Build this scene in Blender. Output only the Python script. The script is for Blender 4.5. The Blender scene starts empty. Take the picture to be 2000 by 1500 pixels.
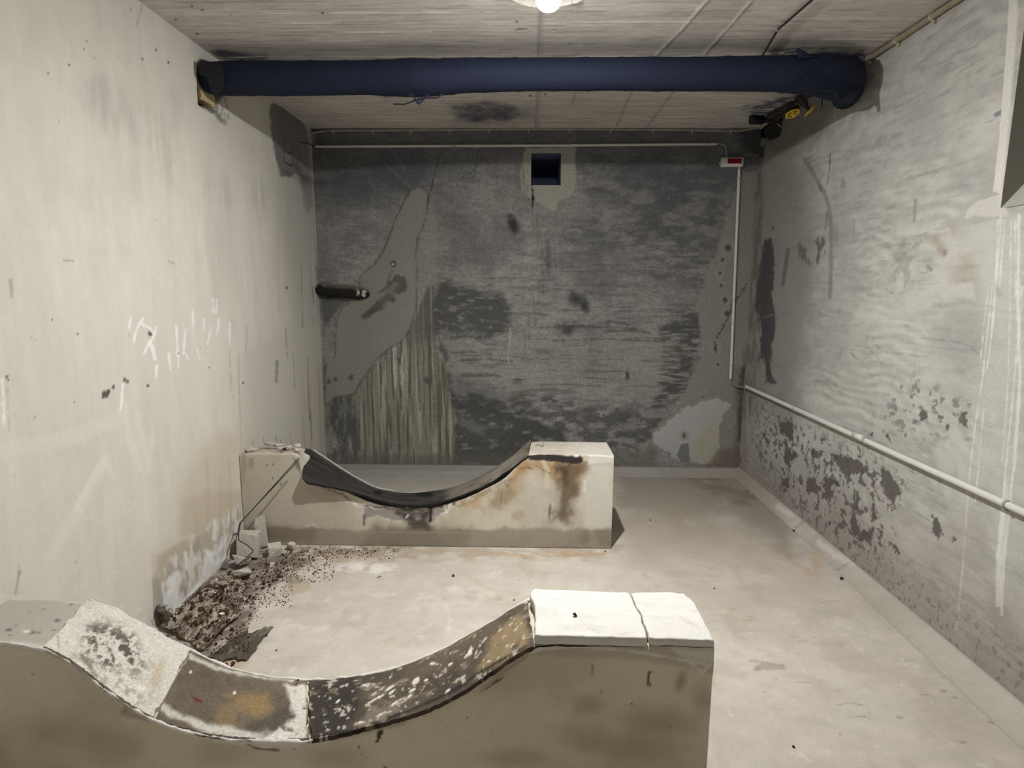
import bpy, bmesh, math, random
import numpy as np
from mathutils import Vector, Matrix
random.seed(7)
rng = np.random.default_rng(7)
C = bpy.context.scene.collection

# ------------------------------------------------------------------ camera and projection
F, PITCH, YAW, ROLL = 1168.3, 0.160149, -0.018383, 0.004267
HC, XL, XR, YB, H = 1.4525, -1.5774, 1.7252, 4.6339, 2.6
YF = -0.9
def _axes():
    cp, sp = math.cos(PITCH), math.sin(PITCH); cy, sy = math.cos(YAW), math.sin(YAW)
    fwd = np.array([sy*cp, cy*cp, -sp]); right = np.array([cy, -sy, 0.0]); up = np.cross(right, fwd)
    cr, sr = math.cos(ROLL), math.sin(ROLL)
    return np.array([cr*right+sr*up, -sr*right+cr*up, fwd])
AX = _axes(); EYE = np.array([0, 0, HC])
def proj(P):
    c = (np.asarray(P, float)-EYE) @ AX.T
    z = np.where(c[..., 2] > .15, c[..., 2], 1e-4)
    return np.stack([1000+F*c[..., 0]/z, 750-F*c[..., 1]/z], -1)
def un(px, py, ax, v):                     # pixel of the survey photo -> point on the plane coordinate[ax] = v
    d = np.array([(px-1000)/F, -(py-750)/F, 1.0]) @ AX
    return EYE + d*((v-EYE[ax])/d[ax])

cam = bpy.data.cameras.new('camera'); cam.sensor_width = 36; cam.lens = F/2000*36
cam.clip_start = .02
co = bpy.data.objects.new('camera', cam); C.objects.link(co)
m = Matrix.Identity(4)
for i in range(3):
    m[i][0], m[i][1], m[i][2], m[i][3] = AX[0][i], AX[1][i], -AX[2][i], EYE[i]
co.matrix_world = m
bpy.context.scene.camera = co

# ------------------------------------------------------------------ noise and paint (wear, stains, plaster patches)
_T = rng.random((16, 256, 256))
def vn(x, y, s=0):
    T = _T[s % 16]; xi = np.floor(x).astype(int); yi = np.floor(y).astype(int)
    fx = x-xi; fy = y-yi; fx = fx*fx*(3-2*fx); fy = fy*fy*(3-2*fy)
    a = T[xi & 255, yi & 255]; b = T[(xi+1) & 255, yi & 255]; c = T[xi & 255, (yi+1) & 255]; d = T[(xi+1) & 255, (yi+1) & 255]
    return (a*(1-fx)+b*fx)*(1-fy)+(c*(1-fx)+d*fx)*fy
def fbm(x, y, o=4, s=0, g=.55):
    t = 0; a = 1; n = 0
    for i in range(o):
        t = t+a*vn(x*2**i+17.3*i+s*3.1, y*2**i+9.7*i+s*5.3, s+i); n += a; a *= g
    return t/n
def sst(a, b, x):
    t = np.clip((x-a)/(b-a), 0, 1); return t*t*(3-2*t)
def mixc(c, col, m): return c+(np.asarray(col)-c)*m[..., None]

class Paint:
    """albedo, relief and stain masks over one surface; uv are metres on the surface"""
    def __init__(s, P, uv, base):
        s.px = proj(P.reshape(-1, 3)); s.u = uv[..., 0].ravel(); s.v = uv[..., 1].ravel()
        s.col = np.tile(np.array(base, float), (len(s.u), 1)); s.d = np.zeros(len(s.u))
    def n(s, su, sv, o=4, seed=0): return fbm(s.u*su, s.v*sv, o, seed)
    def vary(s, su, sv, amp, o=4, seed=0, tint=None):
        f = (s.n(su, sv, o, seed)-.5)*2
        if tint is None: s.col *= (1+amp*f)[:, None]
        else: s.col = mixc(s.col, tint, np.clip(f*amp, 0, 1))
    def speck(s, su, sv, lo, hi, col, op=1, o=3, seed=0, where=None):
        m = sst(lo, hi, s.n(su, sv, o, seed))*op
        if where is not None: m = m*where
        s.col = mixc(s.col, col, m)
    def _rough(s, idx, amp, sc, seed, asp=(1, 1)):
        if not amp: return 0
        return amp*2*(fbm(s.u[idx]*sc*asp[0], s.v[idx]*sc*asp[1], 5, seed, .62)-.5)
    def mask_poly(s, pts, soft=3, rough=0, sc=25, seed=1, asp=(1, 1)):
        pts = np.array(pts, float); mg = soft*2+rough*2+4
        lo = pts.min(0)-mg; hi = pts.max(0)+mg
        idx = np.nonzero((s.px[:, 0] > lo[0]) & (s.px[:, 0] < hi[0]) & (s.px[:, 1] > lo[1]) & (s.px[:, 1] < hi[1]))[0]
        M = np.zeros(len(s.u))
        if not len(idx): return M
        p = s.px[idx]; dd = np.full(len(idx), 1e9); ins = np.zeros(len(idx), bool)
        for i in range(len(pts)):
            a = pts[i]; b = pts[(i+1) % len(pts)]; e = b-a; w = p-a
            t = np.clip((w@e)/max(e@e, 1e-9), 0, 1); q = w-t[:, None]*e
            dd = np.minimum(dd, (q*q).sum(1))
            c = ((a[1] > p[:, 1]) != (b[1] > p[:, 1]))
            if e[1] != 0: ins ^= c & (p[:, 0] < e[0]*(p[:, 1]-a[1])/e[1]+a[0])
        sd = np.sqrt(dd)*np.where(ins, -1, 1)+s._rough(idx, rough, sc, seed, asp)
        M[idx] = sst(soft, -soft, sd); return M
    def mask_line(s, pts, w, soft=1.5, rough=0, sc=40, seed=2):
        pts = np.array(pts, float); mg = w+soft*2+rough*2+2
        lo = pts.min(0)-mg; hi = pts.max(0)+mg
        idx = np.nonzero((s.px[:, 0] > lo[0]) & (s.px[:, 0] < hi[0]) & (s.px[:, 1] > lo[1]) & (s.px[:, 1] < hi[1]))[0]
        M = np.zeros(len(s.u))
        if not len(idx): return M
        p = s.px[idx]; dd = np.full(len(idx), 1e9)
        for a, b in zip(pts[:-1], pts[1:]):
            e = b-a; w_ = p-a; t = np.clip((w_@e)/max(e@e, 1e-9), 0, 1); q = w_-t[:, None]*e
            dd = np.minimum(dd, (q*q).sum(1))
        sd = np.sqrt(dd)-w/2+s._rough(idx, rough, sc, seed)
        M[idx] = sst(soft, -soft, sd); return M
    def mask_blob(s, cx, cy, rx, ry, ang=0, soft=.5, rough=0, sc=25, seed=3):
        ca, sa = math.cos(math.radians(ang)), math.sin(math.radians(ang))
        x = s.px[:, 0]-cx; y = s.px[:, 1]-cy
        idx = np.nonzero((abs(x) < 2.2*max(rx, ry)) & (abs(y) < 2.2*max(rx, ry)))[0]
        M = np.zeros(len(s.u))
        if not len(idx): return M
        x = x[idx]; y = y[idx]; r = np.hypot((x*ca+y*sa)/rx, (-x*sa+y*ca)/ry)+s._rough(idx, rough, sc, seed)
        M[idx] = sst(1+soft, 1-soft, r); return M
    def tex(s, su, sv, lo, hi, seed=5, o=4): return sst(lo, hi, s.n(su, sv, o, seed))
    def put(s, M, col, op=1, lift=0):
        s.col = mixc(s.col, col, M*op); s.d += M*lift
    def poly(s, pts, col, op=1, lift=0, tx=None, **k):
        M = s.mask_poly(pts, **k)
        if tx is not None: M = M*s.tex(*tx)
        s.put(M, col, op, lift)
    def line(s, pts, w, col, op=1, lift=0, tx=None, **k):
        M = s.mask_line(pts, w, **k)
        if tx is not None: M = M*s.tex(*tx)
        s.put(M, col, op, lift)
    def blob(s, cx, cy, rx, ry, col, op=1, lift=0, tx=None, **k):
        M = s.mask_blob(cx, cy, rx, ry, **k)
        if tx is not None: M = M*s.tex(*tx)
        s.put(M, col, op, lift)

# ------------------------------------------------------------------ materials
def node_mat(name, rough=.9, spec=.25, col=None, var=.12, fine=220, bump=.15, bscale=60, metal=0, bdist=.004, var2=.0):
    mt = bpy.data.materials.new(name); mt.use_nodes = True
    nt = mt.node_tree; b = nt.nodes['Principled BSDF']; L = nt.links.new
    b.inputs['Roughness'].default_value = rough; b.inputs['Specular IOR Level'].default_value = spec
    b.inputs['Metallic'].default_value = metal
    tc = nt.nodes.new('ShaderNodeTexCoord')
    n1 = nt.nodes.new('ShaderNodeTexNoise'); n1.inputs['Scale'].default_value = fine; n1.inputs['Detail'].default_value = 5
    n1.inputs['Roughness'].default_value = .65
    L(tc.outputs['Object'], n1.inputs['Vector'])
    mr = nt.nodes.new('ShaderNodeMapRange')
    mr.inputs[1].default_value = .25; mr.inputs[2].default_value = .75
    mr.inputs[3].default_value = 1-var; mr.inputs[4].default_value = 1+var
    L(n1.outputs['Fac'], mr.inputs[0])
    mx = nt.nodes.new('ShaderNodeMix'); mx.data_type = 'RGBA'; mx.blend_type = 'MULTIPLY'; mx.inputs['Factor'].default_value = 1
    if col is None:
        at = nt.nodes.new('ShaderNodeAttribute'); at.attribute_name = 'wear'; L(at.outputs['Color'], mx.inputs['A'])
    else: mx.inputs['A'].default_value = (*col, 1)
    L(mr.outputs[0], mx.inputs['B'])
    L(mx.outputs['Result'], b.inputs['Base Color'])
    if bump:
        n2 = nt.nodes.new('ShaderNodeTexNoise'); n2.inputs['Scale'].default_value = bscale; n2.inputs['Detail'].default_value = 8
        n2.inputs['Roughness'].default_value = .7
        L(tc.outputs['Object'], n2.inputs['Vector'])
        bp = nt.nodes.new('ShaderNodeBump'); bp.inputs['Strength'].default_value = bump; bp.inputs['Distance'].default_value = bdist*5
        L(n2.outputs['Fac'], bp.inputs['Height']); L(bp.outputs['Normal'], b.inputs['Normal'])
    return mt
M = {}
M['plaster'] = node_mat('limewashed_plaster', .92, .15, bump=.16, bscale=40, var=.09, fine=260)
M['cement'] = node_mat('stained_cement_render', .9, .2, bump=.22, bscale=50, var=.42, fine=130)
M['render'] = node_mat('grey_render', .9, .2, bump=.28, bscale=45, var=.17, fine=190)
M['concrete'] = node_mat('board_marked_concrete', .9, .2, bump=.12, bscale=60, var=.10, fine=140)
M['floor'] = node_mat('cement_screed', .8, .25, bump=.10, bscale=50, var=.12, fine=160)
M['saddle'] = node_mat('painted_concrete', .9, .2, bump=.16, bscale=45, var=.10, fine=170)
M['lining'] = node_mat('worn_felt', .9, .2, bump=.4, bscale=70, var=.30, fine=140)
M['wrap'] = node_mat('tar_wrapping', .8, .25, col=(.0085, .0130, .032), bump=.3, bscale=18, var=.25, fine=40)  # black wrap, with the navy tint of lens glare put into its colour
M['black'] = node_mat('black_bitumen', .6, .35, col=(.007, .008, .013), bump=.3, bscale=40, var=.4, fine=80)
M['iron'] = node_mat('rusty_black_iron', .7, .35, col=(.022, .018, .019), bump=.3, bscale=60, var=.4, fine=90)
M['pvc'] = node_mat('grey_white_pvc', .5, .4, col=(.60, .60, .57), bump=.03, var=.06, fine=40)
M['beige'] = node_mat('dirty_beige_cable', .6, .35, col=(.30, .255, .18), bump=.08, var=.25, fine=30)
M['beige2'] = node_mat('dusty_grey_cable', .65, .3, col=(.30, .28, .25), bump=.08, var=.25, fine=30)
M['clip'] = node_mat('ivory_plastic', .5, .4, col=(.50, .48, .36), bump=.02, var=.08)
M['clipg'] = node_mat('grey_plastic', .5, .4, col=(.38, .38, .35), bump=.02, var=.08)
M['boxw'] = node_mat('white_plastic_housing', .45, .4, col=(.62, .63, .60), bump=.02, var=.05)
M['red'] = node_mat('red_lens', .2, .5, col=(.26, .004, .012), bump=0, var=.2, fine=20)
M['yellow'] = node_mat('yellow_enamel', .45, .4, col=(.75, .50, .05), bump=.05, var=.2, fine=60)
M['brass'] = node_mat('dull_brass', .5, .4, col=(.38, .30, .14), bump=.08, var=.2)
M['gy'] = node_mat('green_yellow_wire', .5, .4, col=(.28, .27, .04), bump=0, var=.4, fine=30)
M['wire'] = node_mat('rusted_wire', .7, .3, col=(.035, .03, .026), bump=.1, var=.3)
M['rubble'] = node_mat('broken_concrete', .92, .2, col=(.50, .47, .42), bump=.4, bscale=50, var=.22, fine=60)
M['rubbled'] = node_mat('dark_broken_concrete', .92, .2, col=(.23, .22, .20), bump=.4, bscale=50, var=.35, fine=50)
M['crumb'] = node_mat('red_brown_brick_crumbs', .92, .2, col=(.085, .042, .032), bump=.3, var=.4, fine=90)
M['crumbd'] = node_mat('dark_soot_crumbs', .92, .2, col=(.035, .028, .024), bump=.3, var=.4, fine=90)
M['sheet'] = node_mat('dusty_tar_felt', .92, .2, col=(.30, .27, .22), bump=.4, bscale=30, var=.5, fine=35)
M['sheetd'] = node_mat('dark_tar_felt', .9, .25, col=(.085, .075, .065), bump=.5, bscale=30, var=.6, fine=40)
M['wood'] = node_mat('raw_softwood', .8, .25, col=(.56, .43, .26), bump=.1, var=.15, fine=25)
M['brick'] = node_mat('charred_brick', .9, .2, col=(.20, .105, .055), bump=.3, var=.4, fine=40)
M['ceramic'] = node_mat('white_lamp_base', .5, .4, col=(.7, .7, .68), bump=0, var=.03)
M['white'] = node_mat('white_grit', .9, .2, col=(.72, .71, .68), bump=.3, var=.1)
BULB = 10500.0
mt = bpy.data.materials.new('glowing_bulb'); mt.use_nodes = True
nt = mt.node_tree; nt.nodes.remove(nt.nodes['Principled BSDF'])
em = nt.nodes.new('ShaderNodeEmission'); em.inputs['Color'].default_value = (1, .975, .935, 1)
gn = nt.nodes.new('ShaderNodeNewGeometry'); sx = nt.nodes.new('ShaderNodeSeparateXYZ'); nt.links.new(gn.outputs['Normal'], sx.inputs[0])
m1 = nt.nodes.new('ShaderNodeMath'); m1.operation = 'MULTIPLY'; m1.inputs[1].default_value = -1; nt.links.new(sx.outputs['Z'], m1.inputs[0])
m2 = nt.nodes.new('ShaderNodeMath'); m2.operation = 'MAXIMUM'; m2.inputs[1].default_value = .1; nt.links.new(m1.outputs[0], m2.inputs[0])
m3 = nt.nodes.new('ShaderNodeMath'); m3.operation = 'POWER'; m3.inputs[1].default_value = 5.5; nt.links.new(m2.outputs[0], m3.inputs[0])
m4 = nt.nodes.new('ShaderNodeMath'); m4.operation = 'MULTIPLY'; m4.inputs[1].default_value = BULB; nt.links.new(m3.outputs[0], m4.inputs[0])
nt.links.new(m4.outputs[0], em.inputs['Strength'])           # a lamp whose diffuser is brightest at its lower pole
nt.links.new(em.outputs[0], nt.nodes['Material Output'].inputs[0]); M['bulb'] = mt

# ------------------------------------------------------------------ object helpers
def tag(o, label=None, cat=None, group=None, kind=None):
    if label: o['label'] = label
    if cat: o['category'] = cat
    if group: o['group'] = group
    if kind: o['kind'] = kind
    return o
def mesh_obj(name, V, Fc, mat, parent=None, col=None, smooth=False):
    me = bpy.data.meshes.new(name); V = np.asarray(V, np.float32).reshape(-1, 3)
    if isinstance(Fc, np.ndarray) and Fc.ndim == 2:
        me.vertices.add(len(V)); me.vertices.foreach_set('co', V.ravel())
        k = Fc.shape[1]; me.loops.add(Fc.size); me.loops.foreach_set('vertex_index', Fc.astype(np.int32).ravel())
        me.polygons.add(len(Fc)); me.polygons.foreach_set('loop_start', np.arange(0, Fc.size, k, dtype=np.int32))
        me.polygons.foreach_set('loop_total', np.full(len(Fc), k, np.int32)); me.update(calc_edges=True)
    else:
        me.from_pydata([tuple(map(float, v)) for v in V], [], [tuple(int(i) for i in f) for f in Fc]); me.update()
    if col is not None:
        a = me.attributes.new('wear', 'FLOAT_COLOR', 'POINT')
        c4 = np.ones((len(V), 4), np.float32); c4[:, :3] = np.clip(np.asarray(col).reshape(-1, 3), .001, .95); a.data.foreach_set('color', c4.ravel())
    if smooth: me.polygons.foreach_set('use_smooth', np.ones(len(me.polygons), bool))
    me.materials.append(mat)
    o = bpy.data.objects.new(name, me); C.objects.link(o)
    if parent is not None: o.parent = parent
    return o
def recentre(o):                                    # put the origin at the base of a top-level mesh
    me = o.data; n = len(me.vertices); v = np.empty(n*3, np.float32); me.vertices.foreach_get('co', v); v = v.reshape(-1, 3)
    c = np.array([(v[:, 0].min()+v[:, 0].max())/2, (v[:, 1].min()+v[:, 1].max())/2, v[:, 2].min()])
    me.vertices.foreach_set('co', (v-c).astype(np.float32).ravel()); me.update(); o.location = c; return o
def thing(name, label, cat, loc=(0, 0, 0), group=None):
    o = bpy.data.objects.new(name, None); C.objects.link(o); o.location = loc; o.empty_display_size = .05
    return tag(o, label, cat, group)
def adopt(root, *objs):                             # parts are modelled in room coordinates
    for o in objs:
        o.parent = root; o.matrix_parent_inverse = Matrix.Translation(-Vector(root.location))
def grid_faces(nu, nv, keep=None, off=0, flip=False):
    i = np.arange(nu*nv).reshape(nu, nv)
    f = np.stack([i[:-1, :-1], i[1:, :-1], i[1:, 1:], i[:-1, 1:]], -1)
    if flip: f = f[..., ::-1]
    f = f.reshape(-1, 4)
    if keep is not None: f = f[keep.reshape(-1)]
    return f+off
class GB:                                           # collects painted grids into one mesh
    def __init__(s): s.V = []; s.C = []; s.F = []; s.n = 0
    def add(s, P, col, flip=False, keep=None):
        s.F.append(grid_faces(P.shape[0], P.shape[1], keep, s.n, flip)); s.V.append(P.reshape(-1, 3)); s.C.append(np.asarray(col).reshape(-1, 3)); s.n += P.shape[0]*P.shape[1]
    def quad(s, a, b, c, d, col, n=2, m_=2):
        a, b, c, d = map(np.asarray, (a, b, c, d)); t = np.linspace(0, 1, n)[:, None, None]; u = np.linspace(0, 1, m_)[None, :, None]
        P = (a*(1-t)+b*t)*(1-u)+(d*(1-t)+c*t)*u; s.add(P, np.tile(np.array(col), (n, m_, 1)))
    def build(s, name, mat, parent=None, smooth=False):
        return mesh_obj(name, np.concatenate(s.V), np.concatenate(s.F), mat, parent, np.concatenate(s.C), smooth)
def spline(pts, n=8):
    p = np.asarray(pts, float)
    if len(p) < 3: return np.linspace(p[0], p[-1], n)
    q = np.vstack([2*p[0]-p[1], p, 2*p[-1]-p[-2]]); out = []
    for i in range(1, len(q)-2):
        t = np.linspace(0, 1, n, endpoint=False)[:, None]
        out.append(.5*((2*q[i])+(-q[i-1]+q[i+1])*t+(2*q[i-1]-5*q[i]+4*q[i+1]-q[i+2])*t**2+(-q[i-1]+3*q[i]-3*q[i+1]+q[i+2])*t**3))
    return np.vstack(out+[p[-1:]])
def tube(path, r, seg=12, cap=True, sq=None):
    p = np.asarray(path, float); n = len(p); r = np.broadcast_to(np.asarray(r, float), (n,))
    t = np.gradient(p, axis=0); t /= np.linalg.norm(t, axis=1)[:, None]+1e-12
    up = np.array([0, 0, 1.0]) if abs(t[0][2]) < .9 else np.array([1.0, 0, 0])
    V = []; a = np.linspace(0, 2*np.pi, seg, endpoint=False); nrm = np.cross(t[0], up); nrm /= np.linalg.norm(nrm)
    for i in range(n):
        nrm = nrm-t[i]*(nrm@t[i]); nrm /= np.linalg.norm(nrm); b = np.cross(t[i], nrm)
        V.append(p[i]+r[i]*(np.cos(a)[:, None]*nrm+np.sin(a)[:, None]*b*(sq or 1)))
    V = np.vstack(V); Fc = []
    for i in range(n-1):
        for k in range(seg): Fc.append((i*seg+k, i*seg+(k+1) % seg, (i+1)*seg+(k+1) % seg, (i+1)*seg+k))
    if cap: Fc.append(tuple(range(seg))[::-1]); Fc.append(tuple((n-1)*seg+k for k in range(seg)))
    return V, Fc
def tube_obj(name, path, r, mat, parent=None, seg=12, smooth=True):
    V, Fc = tube(path, r, seg); o = mesh_obj(name, V, Fc, mat, parent)
    if smooth:
        for p in o.data.polygons: p.use_smooth = len(p.vertices) == 4
    return o
def join_geo(parts):
    V = []; Fc = []; n = 0
    for v, f in parts:
        V.append(np.asarray(v)); Fc += [tuple(i+n for i in q) for q in f]; n += len(v)
    return np.vstack(V), Fc
def box_geo(c, s, rot=None, bevel=0):
    bm = bmesh.new(); bmesh.ops.create_cube(bm, size=1)
    for v in bm.verts: v.co = Vector((v.co.x*s[0], v.co.y*s[1], v.co.z*s[2]))
    if bevel: bmesh.ops.bevel(bm, geom=bm.edges[:], offset=bevel, segments=2, affect='EDGES')
    if rot is not None: bmesh.ops.rotate(bm, verts=bm.verts, matrix=rot)
    bm.verts.index_update(); V = np.array([v.co[:] for v in bm.verts])+np.asarray(c); Fc = [tuple(v.index for v in f.verts) for f in bm.faces]; bm.free(); return V, Fc
def hull_geo(n, s, seed, bev=0, box=.0):
    r = np.random.default_rng(seed); p = r.normal(size=(n, 3)); p /= np.linalg.norm(p, axis=1)[:, None]
    if box: p = p*(1-box)+np.sign(p)*box*.75
    p *= r.uniform(.8, 1.05, (n, 1))
    bm = bmesh.new()
    for q in p: bm.verts.new(q*np.asarray(s)/2)
    res = bmesh.ops.convex_hull(bm, input=bm.verts[:])
    bmesh.ops.delete(bm, geom=[v for v in bm.verts if not v.link_faces], context='VERTS')
    if bev: bmesh.ops.bevel(bm, geom=bm.edges[:], offset=bev, segments=1, affect='EDGES', clamp_overlap=True)
    bm.verts.index_update(); V = np.array([v.co[:] for v in bm.verts]); Fc = [tuple(v.index for v in f.verts) for f in bm.faces]; bm.free(); return V, Fc
def rotz(V, a):
    c, s = math.cos(a), math.sin(a); return V@np.array([[c, s, 0], [-s, c, 0], [0, 0, 1]])
def span(*seg):                                     # (start, stop, step) pieces
    return np.unique(np.concatenate([np.append(np.arange(a, b, d), b) for a, b, d in seg]))

# ------------------------------------------------------------------ the setting
EXPOSURE = 0.14
def crop(pts, x0, y0, k): return [(x0+x/k, y0+y/k) for x, y in pts]
def wall_mesh(name, U, V, place, base, painter, mat, nrm, keep=None, extra=None, flip=False):
    uu, vv = np.meshgrid(U, V, indexing='ij'); P = place(uu, vv)
    p = Paint(P, np.stack([uu, vv], -1), base); painter(p)
    Q = P+p.d.reshape(uu.shape)[..., None]*np.asarray(nrm)
    g = GB(); k = None
    if keep is not None:
        uc = (uu[:-1, :-1]+uu[1:, 1:])/2; vc = (vv[:-1, :-1]+vv[1:, 1:])/2; k = keep(uc, vc)
    g.add(Q, p.col, flip, k)
    if extra: extra(g)
    o = g.build(name, mat, smooth=True); o['kind'] = 'structure'; return o

# ---- left wall: cream limewash, smudges, damp foot
def paint_left(p):
    p.vary(.9, .9, .07, 4, 1); p.vary(5, 2.2, .05, 4, 2); p.vary(26, 26, .035, 4, 3)
    p.vary(1.4, 1.1, .55, 3, 4, (.69, .615, .53)); p.vary(1.7, 1.3, .45, 3, 9, (.56, .56, .51))
    p.vary(13, 1.7, .06, 4, 11); p.vary(45, 7, .04, 4, 13); p.speck(40, 40, .90, .94, (.30, .28, .24), .6, 2, 6)
    g = (.47, .46, .42)
    for cx, cy, rx, ry, a, op in [(215, 205, 55, 45, 40, .45), (178, 180, 30, 30, 0, .35), (205, 235, 18, 35, -20, .35), (262, 248, 14, 30, -20, .4), (300, 230, 22, 40, -15, .3), (320, 300, 30, 60, -10, .35),
                                  (345, 210, 20, 40, 0, .2), (435, 372, 30, 30, 0, .3), (512, 385, 18, 40, 0, .35), (280, 340, 40, 60, 20, .2), (150, 350, 70, 60, 0, .16), (180, 500, 60, 30, 0, .15), (60, 60, 80, 50, 0, .15), (420, 500, 40, 90, 0, .18), (560, 480, 30, 140, 0, .25)]:
        p.blob(cx, cy, rx, ry, g, min(1, op*1.7), ang=a, soft=.8, rough=.35, sc=9, tx=(20, 3.5, .22, .72, 7))
    p.poly([(545, 330), (612, 320), (640, 905), (585, 880), (560, 600)], (.42, .40, .36), .55, soft=26, rough=12, sc=8)  # greyer towards the far corner: grime plus light falloff put into the colour
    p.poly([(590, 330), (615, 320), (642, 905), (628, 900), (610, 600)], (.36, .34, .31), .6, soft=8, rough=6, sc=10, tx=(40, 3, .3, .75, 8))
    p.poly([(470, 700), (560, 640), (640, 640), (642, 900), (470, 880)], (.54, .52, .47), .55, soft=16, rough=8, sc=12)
    p.poly([(592, 770), (634, 700), (642, 905), (590, 880)], (.36, .30, .24), .6, soft=10, rough=6, sc=18, tx=(30, 2, .35, .75, 3))
    p.line([(466, 690), (471, 900), (471, 1060)], 1.6, (.36, .33, .27), .6, soft=1.2, rough=1)
    # tan damp zone at the foot
    tan = (.58, .52, .42)
    p.poly([(300, 1085), (340, 1050), (350, 950), (395, 870), (430, 845), (471, 850), (471, 1070), (312, 1218), (298, 1130)], tan, .75, soft=22, rough=14, sc=8)
    p.poly([(300, 1085), (352, 1062), (352, 980), (400, 960), (471, 960), (471, 1070), (312, 1218), (298, 1130)], (.50, .44, .345), .55, soft=9, rough=9, sc=10)
    p.line([(300, 1082), (330, 1066), (352, 1052), (385, 1045)], 3, (.66, .60, .48), .8, rough=2)
    for x, y0, y1, ww in [(405, 900, 1060, 4), (430, 930, 1010, 3), (448, 900, 1050, 3), (382, 1000, 1080, 4)]:
        p.line([(x, y0), (x+2, (y0+y1)/2), (x-1, y1)], ww, (.42, .35, .25), .35, soft=3, rough=2)
    p.poly([(302, 1128), (312, 1085), (345, 1065), (400, 1040), (471, 1000), (471, 1066), (310, 1218)], (.40, .36, .29), .5, soft=5, rough=8, sc=14)
    # white salts
    p.poly([(305, 1205), (312, 1120), (400, 1030), (468, 985), (470, 1062), (312, 1216)], (.70, .70, .70), .8, .001, (38, 18, .44, .60, 8), soft=9, rough=14, sc=20)
    p.poly([(305, 1205), (312, 1130), (400, 1040), (468, 1000), (470, 1062), (312, 1216)], (.33, .32, .29), .6, 0, (30, 16, .50, .62, 12), soft=9, rough=14, sc=20)
    wsalt = (.72, .72, .72)
    p.poly([(330, 1205), (318, 1165), (328, 1130), (342, 1118), (354, 1140), (362, 1165), (378, 1150), (392, 1120), (402, 1085), (410, 1072), (420, 1100), (428, 1060), (440, 1040), (462, 1050), (440, 1105), (400, 1145), (345, 1200)], wsalt, .9, .002, (30, 14, .22, .52, 4), soft=5, rough=10, sc=30)
    for pts, ww in [([(420, 1020), (418, 1052)], 9), ([(361, 1082), (364, 1110)], 7), ([(346, 1122), (336, 1160), (345, 1190)], 16), ([(462, 1020), (460, 1040)], 8), ([(388, 1150), (370, 1175)], 13), ([(400, 1075), (420, 1105), (436, 1090)], 7), ([(410, 1085), (430, 1070)], 4), ([(355, 1180), (395, 1135)], 10), ([(352, 1200), (380, 1175), (372, 1165)], 9)]:
        p.line(pts, ww, (.80, .80, .80), .75, .0015, soft=4, rough=5, sc=30)
    p.poly([(298, 1130), (312, 1128), (318, 1170), (315, 1218), (304, 1205)], (.36, .355, .32), .8, soft=3, rough=3)
    p.line([(299, 1128), (301, 1205)], 2, (.30, .27, .22), .7, soft=1)
    p.poly([(0, 1180), (0, 1160), (60, 1168), (60, 1180)], (.72, .70, .64), .6, soft=3, rough=4)
    p.poly([(190, 1170), (300, 1195), (300, 1235), (260, 1215)], (.74, .72, .68), .7, .001, (24, 24, .4, .6, 6), soft=7, rough=9, sc=25)
    # pale diagonal smears and scratches
    for pts, ww, op in [([(100, 1085), (150, 1000), (205, 905)], 22, .35), ([(150, 990), (185, 930), (207, 890)], 10, .45), ([(150, 990), (165, 1010)], 8, .4), ([(207, 895), (220, 930)], 8, .4), ([(245, 790), (250, 850), (275, 920)], 12, .4), ([(270, 810), (292, 920)], 8, .45), ([(300, 830), (290, 920)], 6, .4), ([(0, 880), (120, 860), (230, 820)], 30, .25)]:
        p.line(pts, ww, (.76, .745, .70), op, soft=5, rough=4, sc=25)
    wh = (.86, .86, .86)
    for pts, ww in [([(261, 668), (268, 640), (279, 622)], 3.5), ([(277, 632), (292, 640), (298, 650)], 5), ([(304, 640), (302, 655), (292, 670), (280, 692)], 4), ([(292, 668), (298, 680), (303, 700)], 7), ([(344, 637), (346, 665), (347, 690), (348, 716)], 4), ([(376, 606), (378, 640)], 3.5), ([(363, 640), (358, 690)], 4), ([(398, 622), (399, 642)], 3), ([(416, 586), (417, 610)], 4), ([(423, 585), (423, 610)], 4), ([(428, 625), (424, 652)], 5), ([(412, 640), (405, 672)], 3), ([(330, 690), (332, 720)], 4), ([(306, 715), (304, 735)], 6), ([(367, 700), (361, 690)], 3), ([(385, 680), (390, 700)], 2.5), ([(5, 740), (8, 830)], 4), ([(252, 640), (256, 620)], 3), ([(448, 630), (449, 672)], 3), ([(240, 750), (236, 800)], 4)]:
        p.line(pts, ww, wh, .85, soft=1.8, rough=3, sc=45)
    bk = (.05, .048, .045)
    for x, y, r, ro in [(205, 771, 6, .9), (201, 777, 3, .8), (213, 765, 3, .9), (222, 756, 3, 1.1), (244, 742, 4, .9), (249, 745, 3, 1), (289, 753, 2.4, .8), (13, 736, 3.2, .4), (16, 742, 2, .3), (102, 625, 2, .3), (152, 652, 1.5, .2), (294, 652, 4, 1), (135, 127, 2, .3), (329, 122, 2, .3), (94, 142, 2, .3), (170, 80, 1.7, .3), (146, 786, 1.5, .3), (409, 718, 1.5, .3), (475, 748, 2, .3), (185, 112, 1.5, .3), (165, 96, 1.5, .3), (305, 97, 2, .3), (278, 115, 2.2, .3), (560, 562, 2, .4), (349, 690, 1.6, .3), (600, 350, 2.4, .3)]:
        p.blob(x, y, r, r*1.15, bk, .9, soft=.4, rough=ro, sc=60)
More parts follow.
